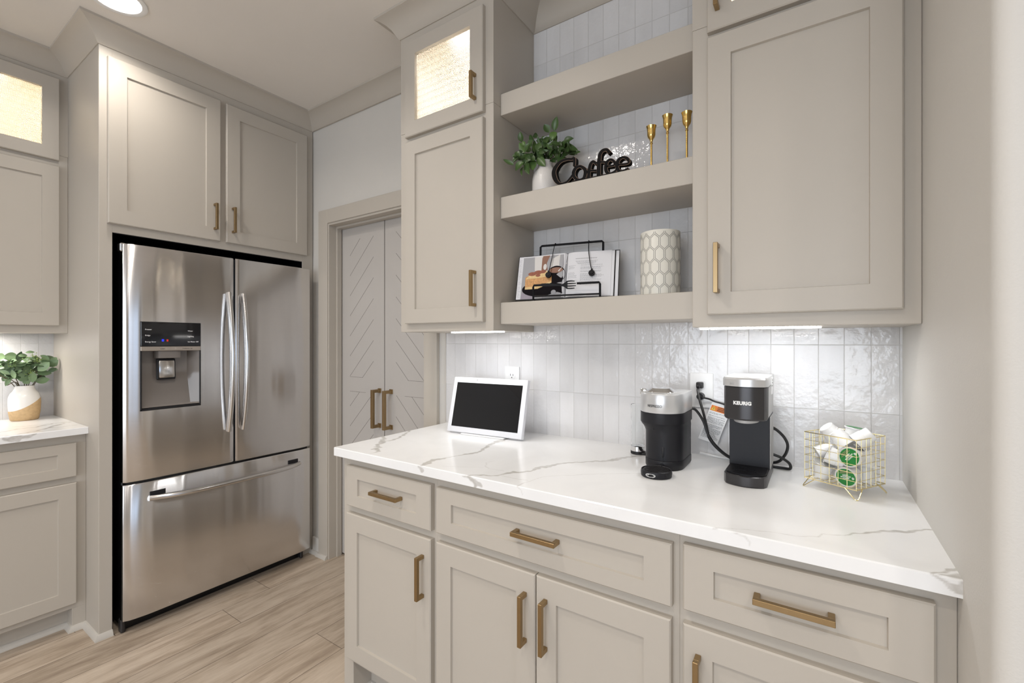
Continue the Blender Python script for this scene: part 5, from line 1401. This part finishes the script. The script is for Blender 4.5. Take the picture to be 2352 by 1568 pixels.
flat(bm, [(.68, .70), (.72, .90), (.86, .975), (.995, .975), (.995, .74), (.85, .66)], .0006, 1)
flat(bm, ell(.80, .52, .185, .20), .0009, 5); flat(bm, ell(.80, .62, .135, .065), .0012, 6); flat(bm, [(.66, .46), (.95, .46), (.93, .34), (.70, .32)], .0010, 5)
flat(bm, ell(.50, .22, .37, .175), .0010, 5); flat(bm, [(.60, .10), (.95, .08), (.92, .30), (.75, .34), (.62, .25)], .0012, 5)
flat(bm, [(.19, .22), (.18, .50), (.34, .60), (.60, .60), (.72, .50), (.73, .34), (.45, .22)], .0016, 3); flat(bm, [(.19, .46), (.30, .60), (.62, .62), (.72, .50), (.45, .47)], .0018, 4)
flat(bm, ell(.32, .575, .085, .045), .0022, 2); flat(bm, ell(.44, .60, .085, .048), .0023, 2); flat(bm, ell(.54, .61, .06, .04), .0024, 2); flat(bm, ell(.44, .53, .05, .03), .0022, 2)
flat(bm, [(.19, .22), (.45, .22), (.73, .34), (.71, .37), (.45, .26), (.19, .27)], .0020, 4)
flat(bm, [(.84, .60), (.99, .80), (1.0, .78), (.86, .58)], .0016, 1); flat(bm, ell(.78, .12, .05, .05), .0016, 0)
obj('cake_picture', bm, ['ph_grey', 'ph_light', 'ph_nut', 'ph_cake', 'ph_cream', 'ph_dark', 'ph_coffee', 'ph_mauve'], t, local=True)
# page printing
M['ink_grey'] = simple('grey_ink', (0.24, 0.24, 0.25), 0.6)
bm = nb()
def words(u0, u1, s, h, gap=.0014, lo=.003, hi=.009, prob=1):
    u = u0
    while u < u1 - .002:
        l_ = rg.uniform(lo, hi); b_ = min(u + l_, u1)
        q = [FB(a, pg(a) + .0003, s_) for a, s_ in ((u, s), (b_, s), (b_, s + h), (u, s + h))]
        bm.faces.new([bm.verts.new(p) for p in q]); u = b_ + gap
words(.030, .112, .148, .0026, .0014, .0018, .0022)
for k in range(4): words(.030 + k * .003, .112 - k * .003, .139 - k * .0038, .0010)
s = .122
while s > .058:
    if rg.random() > .15: words(.004, rg.uniform(.022, .040), s, .0009, hi=.006)
    s -= .0040
s = .122
while s > .046:
    if rg.random() > .08: words(.050, rg.uniform(.125, .136) if rg.random() > .15 else .10, s, .0010)
    s -= .0038
words(.118, .134, .010, .0012)
obj('recipe_print', bm, 'ink_grey', t, local=True); bm = nb()
s = .010
while s < .165: 
    if rg.random() > .1: words(-.196, -.196 + rg.uniform(.005, .013), s, .0009, hi=.004)
    s += .0042
obj('margin_print', bm, 'ink_grey', t, local=True)

# ================================================================== LIGHT
for x, y in ((-1.15, 0.35), (0.9, -0.4), (-0.3, -0.6), (-2.1, -0.9), (-1.0, -2.2), (1.2, -2.4)):
    L = bpy.data.lights.new('can_light', 'AREA'); L.shape = 'DISK'; L.size = 0.14; L.energy = CAN_W; L.color = (1.0, 0.93, 0.85); L.spread = math.radians(150)
    lo = bpy.data.objects.new('can_light', L); COL.objects.link(lo); lo.location = (x, y, CEIL - 0.012)

def window_light(loc, rot, sx, sy, w, col):
    L = bpy.data.lights.new('daylight', 'AREA'); L.shape = 'RECTANGLE'; L.size = sx; L.size_y = sy; L.energy = w; L.color = col
    o = bpy.data.objects.new('daylight', L); COL.objects.link(o); o.location = loc; o.rotation_euler = rot
window_light((0.0, -4.24, 1.25), (math.radians(90), 0, 0), 3.7, 1.9, 112, (0.88, 0.94, 1.0))
window_light((4.64, -1.15, 1.5), (math.radians(90), 0, math.radians(90)), 2.8, 1.45, 16, (0.62, 0.78, 1.0))
w = bpy.data.worlds.new('World'); SC.world = w; w.use_nodes = True
bg = w.node_tree.nodes['Background']; bg.inputs[0].default_value = (0.62, 0.76, 1.0, 1); bg.inputs[1].default_value = 1.2

# ================================================================== CAMERA
cam = bpy.data.cameras.new('Camera'); cam.sensor_width = 36; cam.lens = 1045 / 2352 * 36; cam.clip_start = 0.02
co = bpy.data.objects.new('Camera', cam); COL.objects.link(co)
co.location = (0, 0, 1.30); co.rotation_euler = (math.radians(90), 0, math.radians(33.9))
SC.camera = co
vs = SC.view_settings
vs.view_transform = 'Standard'; vs.look = 'None'; vs.gamma = 1.0; vs.exposure = EXPO; vs.use_curve_mapping = False
for o in bpy.data.objects:
    for k in ('_l', '_r'):
        if k in o: del o[k]
